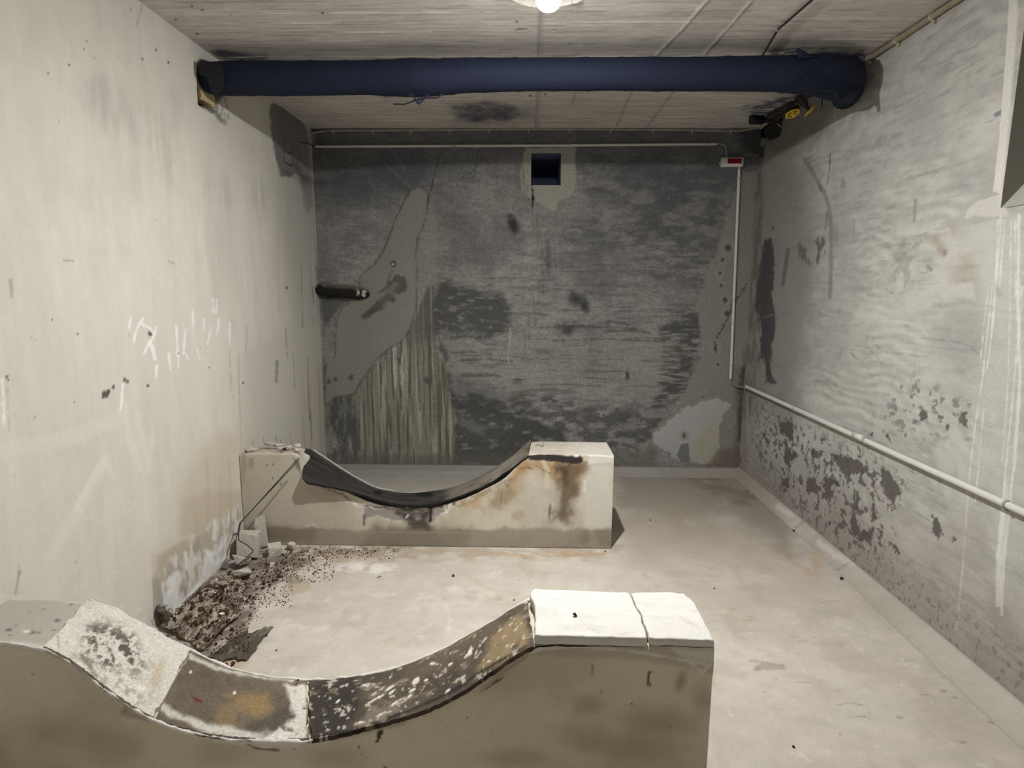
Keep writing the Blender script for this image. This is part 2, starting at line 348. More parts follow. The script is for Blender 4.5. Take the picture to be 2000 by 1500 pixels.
    for pts, ww, c, op in [([(125, 508), (142, 510)], 3, (.25, .23, .2), .6), ([(20, 548), (23, 580)], 7, (.30, .27, .22), .55), ([(541, 706), (540, 745)], 6, (.27, .26, .23), .8), ([(14, 760), (18, 840)], 4, (.4, .38, .33), .5), ([(278, 8), (267, 52)], 2, (.25, .24, .22), .6), ([(256, 17), (254, 20)], 3, (.1, .1, .1), .7), ([(448, 680), (452, 760)], 1.8, (.3, .28, .24), .5), ([(38, 1115), (34, 1140), (30, 1160)], 5, (.33, .30, .25), .7), ([(36, 1105), (36, 1120)], 3, (.3, .27, .23), .6), ([(482, 640), (480, 700)], 1.6, (.34, .32, .29), .5), ([(330, 510), (338, 514)], 3, (.28, .27, .24), .7)]:
        p.line(pts, ww, c, op, soft=2, rough=2.5, sc=40)
    for x, y0, y1, ww in [(494, 862, 872, 1.4), (541, 853, 868, 1.8), (549, 858, 872, 1.8), (568, 845, 870, 1), (516, 856, 872, 1), (560, 640, 700, 1.4), (575, 690, 760, 1.5), (603, 700, 820, 2), (590, 520, 640, 1.5), (612, 560, 600, 2.2), (619, 520, 545, 3), (608, 800, 860, 2)]:
        p.line([(x-2, y0), (x+1, y1)], ww, (.16, .15, .13), .6, soft=1, rough=1.2)
    # dark cement repair by the far corner
    p.poly([(527, 206), (533, 200), (562, 213), (590, 236), (600, 262), (603, 345), (592, 352), (578, 340), (562, 346), (547, 344), (538, 312), (531, 275), (525, 222)], (.165, .168, .172), .93, .003, soft=2.2, rough=3.5, sc=30)
    p.poly([(585, 235), (606, 255), (612, 400), (598, 420), (586, 345)], (.27, .265, .255), .7, soft=5, rough=4)
    p.poly([(540, 240), (548, 235), (552, 290), (545, 320)], (.12, .125, .13), .5, soft=5, rough=4, tx=(40, 3, .3, .7, 4))
    # broken edge and recess where the pipe enters
    p.poly([(386, 205), (392, 196), (432, 180), (447, 188), (449, 224), (442, 245), (432, 243), (424, 225), (405, 216)], (.30, .285, .26), .85, -.003, (30, 30, .3, .55, 3), soft=3, rough=5, sc=40)
    p.poly([(388, 205), (395, 204), (424, 217), (436, 235), (430, 240), (418, 224)], (.10, .10, .10), .6, soft=2, rough=3, sc=50)
    hole = [(386, 124), (392, 117), (425, 124), (440, 140), (440, 180), (425, 196), (421, 216), (389, 202)]
    Mh = p.mask_poly(hole, soft=2, rough=2, sc=40); p.put(Mh, (.012, .012, .016), .95, -.11)
    p.line([(270, 0), (385, 87), (435, 123)], 4, (.58, .56, .51), .5, soft=2, rough=2)
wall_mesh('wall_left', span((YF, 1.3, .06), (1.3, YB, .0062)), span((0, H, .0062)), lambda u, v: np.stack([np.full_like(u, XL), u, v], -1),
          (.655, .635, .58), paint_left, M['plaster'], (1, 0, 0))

# ---- back wall: grey stained cement render
VX0, VX1, VZ0, VZ1 = .050, .270, 2.204, 2.430
def paint_back(p):
    lt, dk = (.262, .262, .240), (.062, .064, .060)
    p.vary(1.3, 1.1, .20, 4, 1); p.vary(7, 22, .24, 5, 2); p.vary(40, 60, .26, 4, 3); p.vary(16, 3, .14, 4, 5); p.vary(9, 70, .16, 4, 9)
    p.speck(2.2, 2.6, .50, .68, (.105, .108, .108), .55, 5, 8)
    # upper band darker, blue grey
    p.poly([(600, 240), (1500, 240), (1500, 345), (1300, 400), (1150, 330), (1000, 330), (850, 370), (700, 400), (600, 390)], (.085, .092, .112), .60, soft=40, rough=40, sc=4)
    p.poly([(735, 295), (830, 285), (838, 340), (800, 385), (760, 370), (735, 340)], (.066, .074, .094), .6, soft=14, rough=10, sc=8)
    p.poly([(650, 300), (720, 300), (760, 370), (700, 395), (650, 390)], (.08, .087, .10), .45, soft=18, rough=12, sc=8)
    p.poly([(1130, 300), (1380, 290), (1450, 350), (1420, 440), (1330, 480), (1250, 470), (1200, 400), (1130, 390)], (.075, .08, .092), .62, soft=26, rough=24, sc=7, tx=(9, 20, .30, .62, 4))
    p.poly([(1100, 440), (1400, 420), (1380, 560), (1280, 560), (1240, 500), (1100, 470)], (.085, .088, .092), .6, soft=16, rough=22, sc=8, tx=(12, 40, .35, .6, 6))
    for a, b in [((640, 350), (700, 320)), ((790, 330), (770, 300)), ((752, 318), (810, 375)), ((720, 352), (735, 375))]:
        p.line([a, b], 3, (.20, .205, .205), .5, soft=3, rough=3)
    # dark worn areas
    p.poly([(835, 560), (850, 545), (920, 560), (975, 575), (1000, 600), (1005, 640), (965, 660), (900, 655), (850, 650), (835, 620)], dk, .85, soft=12, rough=16, sc=12, tx=(14, 40, .12, .5, 7))
    p.poly([(850, 640), (870, 690), (880, 770), (930, 765), (990, 795), (1045, 815), (1100, 845), (1120, 880), (1000, 910), (886, 905), (885, 800), (868, 705)], dk, .88, soft=8, rough=14, sc=14, tx=(14, 30, .15, .5, 5))
    p.poly([(980, 760), (1080, 760), (1180, 800), (1300, 790), (1320, 830), (1275, 860), (1230, 890), (1100, 880), (1000, 860)], (.075, .076, .07), .8, soft=14, rough=22, sc=10, tx=(12, 24, .30, .6, 6))
    p.poly([(1290, 640), (1345, 600), (1372, 640), (1352, 720), (1340, 770), (1300, 800), (1270, 800), (1290, 720)], (.07, .071, .066), .85, soft=8, rough=14, sc=12, tx=(12, 60, .38, .58, 9))
    p.poly([(640, 800), (650, 775), (712, 770), (705, 905), (645, 905)], (.075, .077, .070), .85, soft=6, rough=8, sc=14, tx=(30, 8, .2, .6, 4))
    p.poly([(625, 480), (740, 420), (700, 540), (640, 560), (622, 550)], (.14, .142, .135), .5, soft=16, rough=14, sc=10, tx=(12, 50, .35, .6, 3))
    p.poly([(622, 570), (690, 585), (660, 605), (655, 625), (632, 640)], (.085, .087, .086), .85, soft=6, rough=5)
    # pale swept zone with horizontal brush marks
    p.poly([(885, 725), (930, 712), (960, 680), (1010, 660), (1080, 668), (1180, 650), (1300, 655), (1345, 680), (1300, 730), (1290, 760), (1200, 775), (1120, 745), (1060, 770), (1000, 770), (925, 750)], lt, .7, soft=10, rough=18, sc=9, tx=(9, 60, .30, .62, 11))
    p.poly([(890, 722), (960, 700), (1040, 720), (1090, 745), (1010, 765), (930, 748)], (.30, .30, .275), .6, soft=8, rough=10, sc=10, tx=(6, 50, .35, .6, 2))
    p.poly([(900, 815), (950, 835), (930, 850), (902, 830)], (.20, .20, .19), .6, soft=6, rough=6, sc=20)
    for y, x0, x1 in [(690, 880, 960), (704, 900, 1000), (640, 1040, 1240), (632, 1160, 1230), (648, 1180, 1270), (660, 880, 940), (665, 1080, 1300), (733, 900, 980)]:
        p.line([(x0, y), ((x0+x1)/2, y-3), (x1, y+2)], 4, (.06, .06, .055), .55, soft=2, rough=5, sc=35)
    p.speck(5, 60, .60, .70, (.075, .075, .07), .45, 4, 12, p.mask_poly([(860, 500), (1420, 480), (1360, 800), (900, 790)], soft=30))
    # greenish cement patch shaped by the mason, with a halo of pale cement
    p.poly([(834, 395), (850, 380), (855, 560), (838, 620), (815, 640), (812, 500)], (.245, .24, .215), .6, soft=5, rough=7, sc=20)
    drip = [(803, 640), (760, 690), (715, 735), (690, 775), (712, 905), (884, 905), (889, 822), (880, 775), (870, 712), (852, 690), (845, 600), (836, 560), (820, 600)]
    p.poly(drip, (.225, .212, .172), .85, .001, soft=3, rough=5, sc=22)
    Md = p.mask_poly(drip, soft=3)
    p.speck(55, 2.2, .50, .62, (.085, .080, .066), .75, 3, 4, Md); p.speck(50, 1.8, .60, .70, (.36, .35, .31), .8, 3, 7, Md)
    p.put(Md*sst(690, 640, p.px[:, 1]), (.115, .115, .108), .55); p.speck(60, 3, .62, .72, (.45, .44, .41), .9, 3, 9, p.mask_poly([(740, 700), (805, 640), (808, 760), (740, 760)], soft=8))
    for x in (812, 846, 838, 776):
        p.line([(x, 560 if x > 800 else 700), (x+4, 700), (x+9, 800)], 2.4, (.07, .068, .06), .6, soft=1.5, rough=2.5)
    p.blob(833, 742, 6, 6, (.07, .068, .06), .8, soft=.6, rough=.8, sc=45)
    cem = [(834, 385), (829, 371), (817, 366), (804, 372), (790, 395), (775, 425), (760, 465), (748, 495), (730, 520), (704, 540), (702, 570), (690, 590), (668, 600), (660, 625), (656, 660), (655, 700), (637, 716), (634, 790), (655, 775), (690, 768), (703, 745), (722, 720), (735, 700), (760, 680), (788, 662), (800, 640), (811, 600), (813, 560), (811, 500), (814, 465), (826, 440), (833, 410)]
    Mc = p.mask_poly(cem, soft=1.6, rough=2.5, sc=30); Mo = p.mask_poly(cem, soft=3, rough=3, sc=30)
    edge = p.mask_line(cem+cem[:1], 5, soft=3, rough=3, sc=40)
    p.put(edge, (.085, .083, .072), .75); p.put(Mc, (.225, .223, .198), .97, .004)
    cv = (fbm(p.u*3, p.v*2.4, 4, 3)-.5); p.col *= (1+Mc*.22*cv)[:, None]
    p.poly([(633, 640), (655, 610), (660, 625), (655, 700), (637, 716)], (.25, .245, .225), .8, soft=3, rough=6, sc=30, tx=(30, 30, .3, .6, 5))
    br = (.085, .075, .062)
    for pts, ww in [([(713, 618), (730, 603), (742, 593)], 12), ([(725, 608), (745, 602)], 7), ([(745, 590), (758, 580), (768, 585)], 12), ([(776, 545), (786, 548), (788, 560), (778, 566)], 17), ([(740, 572), (758, 560), (770, 545)], 5), ([(756, 555), (766, 528)], 2.5)]:
        p.line(pts, ww, br, .85, soft=3, rough=4, sc=40)
    p.poly([(738, 590), (756, 556), (785, 540), (775, 575), (750, 600)], (.14, .128, .105), .55, soft=5, rough=6)
    for x, y, r in [(769, 515, 6), (643, 745, 4.5), (655, 741, 4), (686, 737, 5)]: p.blob(x, y, r, r*1.1, (.10, .092, .076), .9, soft=.4, rough=.4, sc=40)
    p.blob(768, 516, 2.2, 2.2, (.55, .54, .5), .9); p.blob(769, 513, 1.6, 1.6, (.02, .02, .02), .9)
    # vent surround
    p.poly([(1026, 288), (1126, 286), (1123, 318), (1127, 345), (1122, 375), (1112, 386), (1096, 389), (1089, 395), (1087, 412), (1078, 413), (1060, 402), (1048, 393), (1030, 385), (1018, 372), (1016, 340), (1020, 310)], (.335, .325, .285), .95, .004, soft=1.6, rough=3, sc=35)
    p.line([(1039, 360), (1041, 385), (1040, 404)], 2.4, (.012, .012, .014), .95, soft=1, rough=2, sc=60); p.blob(1041, 386, 3, 6, (.012, .012, .014), .9, rough=.5, sc=60)
    # soot thumbprints, cracks, spots
    for x, y, rx, ry, a, op in [(1003, 440, 10, 17, -18, .9), (994, 424, 6, 7, 0, .5), (1132, 588, 20, 12, 25, .75), (1118, 580, 10, 12, 0, .5), (1145, 602, 8, 11, 0, .7), (1086, 520, 2, 2, 0, .8), (1070, 490, 5, 30, 0, .35), (1073, 518, 6, 7, 0, .4), (1106, 640, 30, 9, 0, .5), (1110, 648, 12, 8, 0, .6), (1225, 735, 4, 9, 0, .7), (1010, 745, 9, 5, 0, .5)]:
        p.blob(x, y, rx, ry, (.025, .026, .030), op, ang=a, soft=.75, rough=.5, sc=30)
    for pts, ww in [([(868, 295), (855, 310), (852, 330), (846, 350), (842, 372)], 1.8), ([(945, 290), (938, 318), (918, 340)], 1.6), ([(838, 372), (836, 410)], 1.5), ([(932, 300), (926, 345)], 1.2), ([(1222, 725), (1230, 740)], 2)]:
        p.line(pts, ww, (.05, .05, .05), .8, soft=1, rough=1.6, sc=30)
    p.line([(996, 640), (998, 652), (994, 672), (993, 710)], 1.8, (.42, .41, .36), .9, soft=1, rough=.6)
    for y in np.linspace(300, 640, 12): p.line([(1040+20*math.sin(y), y), (1042+20*math.sin(y), y+60)], 2.2, (.085, .087, .09), .4, soft=2, rough=2)
    # right hand cement runs
    st = [(1478, 335), (1450, 335), (1428, 400), (1410, 460), (1390, 510), (1372, 560), (1362, 590), (1368, 640), (1372, 690), (1352, 740), (1332, 770), (1322, 800), (1290, 825), (1272, 845), (1275, 870), (1300, 880), (1318, 892), (1330, 905), (1446, 912), (1455, 700), (1466, 560)]
    p.poly(st, (.232, .232, .208), .92, .002, soft=2.5, rough=5, sc=25)
    Ms = p.mask_poly(st, soft=3)
    iso = fbm(p.u*5, p.v*3.4, 4, 9)*9; ring = np.abs(iso-np.round(iso)); p.put(Ms*sst(.10, .0, ring)*p.mask_poly([(1400, 430), (1440, 430), (1445, 880), (1300, 870)], soft=14), (.29, .29, .27), .55)
    p.poly([(1275, 850), (1330, 800), (1400, 775), (1425, 790), (1405, 830), (1402, 905), (1330, 903), (1300, 882), (1278, 868)], (.40, .41, .405), .9, .002, soft=2.5, rough=7, sc=30)
    p.poly([(1350, 870), (1402, 800), (1408, 905), (1352, 903)], (.38, .36, .285), .8, soft=6, rough=7, sc=22, tx=(40, 8, .3, .6, 5))
    p.poly([(1322, 890), (1330, 868), (1345, 864), (1347, 900), (1330, 905)], (.13, .135, .135), .85, soft=2, rough=3)
    for x, y, r in [(1422, 483, 7), (1411, 507, 4.5), (1406, 533, 4), (1408, 558, 3.5), (1416, 586, 5), (1420, 612, 5), (1396, 680, 5), (1402, 712, 3), (1372, 775, 2.5), (1336, 850, 4)]:
        p.blob(x, y, r*2.2, r*2.6, (.265, .265, .245), .75, soft=.4, rough=.3); p.blob(x, y, r*.8, r, (.05, .05, .046), .85, soft=.5, rough=.7, sc=40)
    for pts in [[(1458, 555), (1445, 578), (1432, 590), (1420, 625), (1400, 660)], [(1396, 668), (1398, 690)]]:
        p.line(pts, 3.5, (.055, .055, .05), .8, soft=2, rough=4, sc=50)
    p.poly([(1432, 740), (1462, 660), (1458, 915), (1436, 915)], (.15, .125, .105), .75, soft=5, rough=6, sc=20, tx=(30, 6, .25, .6, 8))
    p.line([(1452, 720), (1446, 800), (1444, 860)], 9, (.055, .052, .052), .75, soft=3, rough=6, sc=30)
    p.poly([(1400, 880), (1450, 870), (1446, 916), (1380, 914)], (.15, .115, .09), .7, soft=6, rough=5)
    p.poly([(640, 885), (900, 890), (1280, 880), (1280, 915), (640, 912)], (.12, .115, .10), .6, soft=6, rough=8, sc=14)
    p.poly([(640, 840), (650, 830), (648, 885), (642, 890)], (.26, .25, .17), .7, soft=2, rough=2)
    p.poly([(1440, 240), (1500, 240), (1490, 320), (1470, 300), (1450, 290)], (.045, .048, .06), .8, soft=10, rough=8)
    p.poly([(602, 255), (616, 262), (616, 284), (604, 282)], (.23, .225, .21), .8, soft=2, rough=3, sc=40)
def back_extra(g):                                  # vent shaft behind the square opening
    D = .55; b = (.07, .09, .16); y0, y1 = YB+.003, YB+D
    a, c, e, f = (VX0, VZ0), (VX1, VZ0), (VX1, VZ1), (VX0, VZ1)
    for (q, r), cc in [((a, c), (.30, .29, .27)), ((c, e), (.24, .23, .21)), ((e, f), b), ((f, a), b)]:
        g.quad((q[0], y0, q[1]), (r[0], y0, r[1]), (r[0], y1, r[1]), (q[0], y1, q[1]), (.12, .15, .24))
    g.quad((VX0, y1, VZ0), (VX1, y1, VZ0), (VX1, y1, VZ1), (VX0, y1, VZ1), b)
wall_mesh('wall_back', np.unique(np.append(span((XL, XR, .005)), [VX0, VX1])), np.unique(np.append(span((0, H, .005)), [VZ0, VZ1])),
          lambda u, v: np.stack([u, np.full_like(u, YB), v], -1), (.240, .240, .232), paint_back, M['cement'], (0, -1, 0),
          keep=lambda u, v: ~((u > VX0) & (u < VX1) & (v > VZ0) & (v < VZ1)), extra=back_extra)

# ---- right wall: trowelled grey render, scuffs, peeling damp spots, lime runs
NY, NZ, NY0 = 2.268, 1.742, 1.25
def paint_right(p):
    p.vary(1.1, 1.1, .12, 4, 1); p.vary(6, 14, .13, 5, 2); p.vary(30, 40, .13, 4, 3); p.vary(5, 60, .14, 4, 9)
    arc = np.sin((np.hypot((p.u-3.3)*1.0, (p.v-.3)*1.6)*60)+fbm(p.u*2, p.v*3, 3, 5)*26); p.col *= (1+.11*arc*sst(.45, .6, fbm(p.u*2, p.v*3, 3, 2)))[:, None]
    p.speck(7, 55, .60, .72, (.27, .265, .25), .5, 4, 4); p.speck(6, 40, .62, .75, (.52, .51, .485), .5, 4, 6)
    p.speck(2.5, 3, .55, .72, (.33, .325, .31), .5, 5, 10); p.speck(3.2, 4.2, .60, .78, (.56, .555, .53), .55, 5, 15)
    # darker zone towards the far corner
    p.poly([(1440, 240), (1560, 255), (1600, 420), (1590, 700), (1540, 830), (1440, 780)], (.215, .21, .195), .75, soft=45, rough=20, sc=5)
    p.poly([(1462, 300), (1492, 300), (1490, 420), (1480, 600), (1470, 800), (1450, 915), (1440, 915), (1460, 600)], (.165, .140, .118), .8, soft=6, rough=8, sc=16, tx=(24, 8, .25, .6, 8))
    p.poly([(1490, 290), (1530, 235), (1560, 230), (1540, 310), (1500, 400), (1488, 420)], (.30, .275, .25), .6, soft=6, rough=10, sc=22, tx=(30, 9, .35, .55, 3))
    p.poly([(1494, 470), (1506, 464), (1512, 507), (1509, 580), (1517, 635), (1507, 675), (1505, 727), (1515, 749), (1497, 749), (1494, 708), (1484, 690), (1487, 640), (1476, 600), (1478, 570), (1484, 525)], (.058, .061, .064), .93, soft=2.5, rough=6, sc=30)
    p.poly([(1478, 560), (1488, 480), (1484, 720), (1474, 700)], (.10, .10, .10), .7, soft=4, rough=6, sc=30, tx=(30, 12, .4, .55, 2))
    # strokes and scuffs
    p.line([(1572, 312), (1592, 345), (1610, 376), (1619, 405), (1624, 450), (1623, 520), (1621, 580)], 8, (.17, .17, .17), .65, soft=3, rough=1.5)
    p.blob(1633, 465, 5, 24, (.2, .2, .2), .5, soft=.7)
    p.line([(1539, 488), (1535, 515), (1529, 555)], 7, (.10, .10, .105), .8, soft=4, rough=1)
    p.line([(1622, 298), (1620, 330), (1616, 360)], 2, (.06, .06, .06), .8, soft=1, rough=1.5, sc=60)
    p.line([(1600, 362), (1604, 374)], 3.4, (.10, .10, .10), .8, soft=1)
    p.line([(1615, 415), (1612, 450)], 1.8, (.10, .10, .10), .8, soft=1, rough=1)
    p.blob(1647, 357, 5, 10, (.2, .2, .19), .6, soft=.7, rough=.4)
    p.poly([(1552, 480), (1580, 468), (1610, 462), (1618, 480), (1600, 515), (1572, 515), (1560, 500)], (.10, .10, .10), .8, soft=6, rough=9, sc=24, tx=(24, 16, .46, .58, 4))
    for pts, ww, c, op in [([(1788, 390), (1785, 430)], 6, (.23, .23, .21), .7), ([(1730, 565), (1745, 575)], 2, (.1, .1, .1), .7), ([(1510, 443), (1511, 446)], 3, (.04, .04, .04), .9), ([(1662, 690), (1672, 700)], 5, (.25, .245, .23), .7), ([(1645, 680), (1640, 700)], 4, (.26, .25, .23), .6), ([(1668, 430), (1667, 460)], 3, (.24, .24, .23), .6), ([(1490, 620), (1530, 610)], 2, (.3, .3, .28), .4), ([(1800, 660), (1880, 670), (1920, 695), (1945, 730)], 3, (.24, .235, .22), .6), ([(1700, 640), (1690, 670), (1730, 720)], 2, (.26, .25, .23), .6), ([(1800, 470), (1740, 520)], 3, (.28, .28, .26), .5), ([(1545, 810), (1548, 860)], 2.5, (.10, .10, .10), .7)]:
        p.line(pts, ww, c, op, soft=2, rough=2.5, sc=40)
    for x, y, r, c, op in [(1827, 470, 8, (.40, .31, .25), .7), (1838, 488, 8, (.32, .26, .22), .7), (1845, 495, 5, (.26, .21, .18), .8), (1863, 450, 7, (.45, .33, .27), .6), (1885, 535, 26, (.38, .34, .27), .5), (1812, 520, 4, (.25, .23, .2), .8), (1818, 525, 3, (.2, .19, .17), .8), (1947, 565, 4, (.14, .14, .13), .8), (1952, 575, 4, (.14, .14, .13), .7), (1600, 610, 3, (.25, .25, .23), .6)]:
        p.blob(x, y, r, r*1.4, c, op, soft=.7, rough=.6, sc=25)
    p.poly([(1745, 470), (1790, 450), (1800, 520), (1775, 570), (1740, 560)], (.26, .26, .24), .55, soft=10, rough=12, sc=16, tx=(20, 20, .4, .6, 6))
    p.poly([(1925, 240), (1945, 220), (1968, 206), (1960, 222), (1935, 238)], (.14, .15, .21), .8, soft=2, rough=4, sc=50, tx=(20, 80, .4, .55, 3))
    p.poly([(1840, 560), (1900, 552), (1905, 590), (1870, 580)], (.55, .545, .52), .7, soft=3, rough=6, sc=25)
    # pale finish around the window recess, lime runs below it
    p.poly([(1880, 440), (2010, 400), (2010, 1100), (1950, 1100), (1905, 800), (1930, 600)], (.545, .54, .515), .55, soft=25, rough=18, sc=8)
    p.poly([(1988, -10), (1973, -10), (1966, 100), (1953, 270), (1941, 374), (1958, 380), (1968, 300), (1980, 160), (1992, 20)], (.66, .65, .60), .92, .006, soft=1.6, rough=1.2, sc=25)
    p.poly([(1955, 300), (1966, 300), (1958, 420), (1950, 404)], (.66, .65, .58), .8, soft=3, rough=4, sc=40)
    p.poly([(1884, 431), (1892, 408), (1915, 390), (1950, 381), (1966, 386), (1968, 425), (1935, 424), (1905, 424)], (.58, .57, .535), .85, .004, soft=2, rough=4, sc=30)
    lime = (.72, .72, .69)
    for pts, ww in [([(1956, 420), (1948, 520), (1938, 640), (1928, 720)], 2.6), ([(1950, 430), (1944, 560), (1936, 660)], 2.2), ([(1962, 430), (1952, 560)], 2.2), ([(1990, 420), (1988, 600), (1992, 740), (1987, 828), (1978, 925), (1965, 1040), (1960, 1100), (1956, 1200)], 6), ([(1997, 560), (1983, 720), (1976, 800), (1962, 930), (1950, 1090)], 2.6), ([(1975, 430), (1972, 640), (1968, 760), (1958, 900)], 2), ([(1938, 560), (1920, 730), (1902, 850), (1890, 960), (1882, 1090), (1868, 1230)], 2.4), ([(1982, 430), (1984, 580)], 2.2), ([(1970, 900), (1960, 1000), (1952, 1080), (1950, 1180)], 12), ([(1930, 560), (1915, 700)], 1.6), ([(1921, 800), (1905, 980)], 1.6)]:
        p.line(pts, ww, lime, .8, soft=1.4, rough=2.2, sc=35, tx=(20, 3, .15, .4, 5))
    # darker foot with peeling brown patches
    foot = sst(.55, .05, p.v+.25*(fbm(p.u*2.5, p.v*2, 4, 7)-.5)); p.put(foot, (.255, .225, .205), .62)
    p.speck(3, 4, .58, .75, (.36, .345, .33), .6, 4, 13, sst(.9, .3, p.v))
    p.speck(70, 50, .66, .72, (.14, .13, .12), .6, 2, 3, sst(.35, .1, p.v))
    fl = (.098, .088, .076); k = 3.075; K = lambda q: crop(q, 1350, 600, k)
    for q in [[(835, 875), (900, 890), (1000, 915), (1075, 975), (1040, 1000), (960, 1000), (930, 1035), (885, 970)],
              [(1145, 970), (1190, 985), (1235, 1060), (1255, 1110), (1210, 1175), (1175, 1150), (1150, 1080), (1135, 1010)],
              [(710, 1015), (755, 1040), (770, 1135), (720, 1110), (685, 1080)], [(795, 1010), (890, 1040), (890, 1075), (840, 1065), (860, 1120), (830, 1180), (795, 1130)],
              [(975, 1130), (1000, 1170), (990, 1260), (1015, 1350), (1100, 1330), (1080, 1425), (1020, 1405), (945, 1340), (955, 1240)],
              [(530, 690), (610, 695), (612, 760), (595, 800), (545, 760)], [(560, 790), (600, 860), (640, 900), (600, 930), (590, 1010), (560, 910)],
              [(1370, 620), (1430, 630), (1420, 690), (1365, 690)], [(1600, 640), (1650, 620), (1655, 720), (1610, 690)], [(1450, 1260), (1480, 1270), (1505, 1360), (1480, 1400), (1450, 1340)],
              [(1550, 1370), (1600, 1400), (1570, 1412)], [(1150, 745), (1185, 770), (1195, 805), (1165, 775)], [(1060, 745), (1090, 750), (1080, 785), (1065, 780)],
              [(1200, 1415), (1225, 1430), (1250, 1480), (1210, 1450)], [(700, 850), (790, 870), (770, 910), (740, 900)], [(1085, 1150), (1110, 1190), (1105, 1270), (1085, 1260)], [(780, 775), (800, 800), (780, 812)], [(1490, 655), (1505, 660), (1500, 685)], [(1540, 700), (1552, 715), (1538, 730)],
              [(1275, 750), (1300, 760), (1285, 785)], [(540, 1030), (580, 1010), (590, 1080), (555, 1110)], [(1105, 1350), (1130, 1370), (1125, 1420)], [(1000, 840), (1020, 850), (1010, 930)]]:
        p.poly(K(q), fl, .9, -.0012, soft=1.6, rough=9, sc=60, seed=len(q))
    p.poly(K([(440, 740), (520, 730), (540, 820), (470, 840), (430, 800)]), (.085, .085, .08), .8, soft=4, rough=9, sc=30, tx=(30, 50, .42, .56, 3))
    p.speck(28, 34, .585, .635, fl, .85, 4, 9, p.mask_poly(K([(400, 560), (900, 820), (1300, 1000), (1200, 1500), (900, 1480), (560, 1120), (380, 900)]), soft=30))
    p.speck(26, 30, .62, .66, (.17, .165, .155), .8, 4, 2, p.mask_poly(K([(1280, 380), (1700, 560), (1680, 800), (1250, 760), (1130, 640)]), soft=30))
    p.poly([(1493, 235), (1560, 190), (1640, 200), (1600, 262), (1520, 300), (1494, 290)], (.15, .145, .14), .65, soft=14, rough=10, sc=14)
    p.poly([(1480, 235), (1530, 215), (1525, 262), (1500, 275), (1484, 268)], (.02, .02, .024), .92, -.02, soft=3, rough=6, sc=30)
    p.poly([(1482, 285), (1494, 285), (1492, 308), (1484, 308)], (.02, .02, .022), .8, soft=3, rough=3)
def right_extra(g):                                 # deep window recess with a steep sill
    x0, x1 = XR-.004, XR+.42; zs = NZ+1.2*.42; c = (.40, .39, .36)
    n = 60
    y = np.linspace(NY0, NY, 2); 
    g.quad((x0, NY, NZ), (x1, NY, zs), (x1, NY, 2.56), (x0, NY, 2.56), (.33, .32, .29), 8, 8)
    g.quad((x0, NY0, NZ), (x1, NY0, zs), (x1, NY, zs), (x0, NY, NZ), c, 8, 8)
    g.quad((x0, NY0, NZ), (x1, NY0, zs), (x1, NY0, 2.56), (x0, NY0, 2.56), c)
    g.quad((x0, NY0, 2.56), (x1, NY0, 2.56), (x1, NY, 2.56), (x0, NY, 2.56), c)
    g.quad((x1, NY0, zs), (x1, NY, zs), (x1, NY, 2.56), (x1, NY0, 2.56), (.25, .25, .25))
wall_mesh('wall_right', np.unique(np.append(span((YF, 1.55, .06), (1.55, YB, .0055)), [NY0, NY])), np.unique(np.append(span((0, H, .0055)), [NZ, 2.56])),
          lambda u, v: np.stack([np.full_like(u, XR), u, v], -1), (.435, .43, .405), paint_right, M['render'], (-1, 0, 0), flip=True,
          keep=lambda u, v: ~((u > NY0) & (u < NY) & (v > NZ) & (v < 2.56)), extra=right_extra)

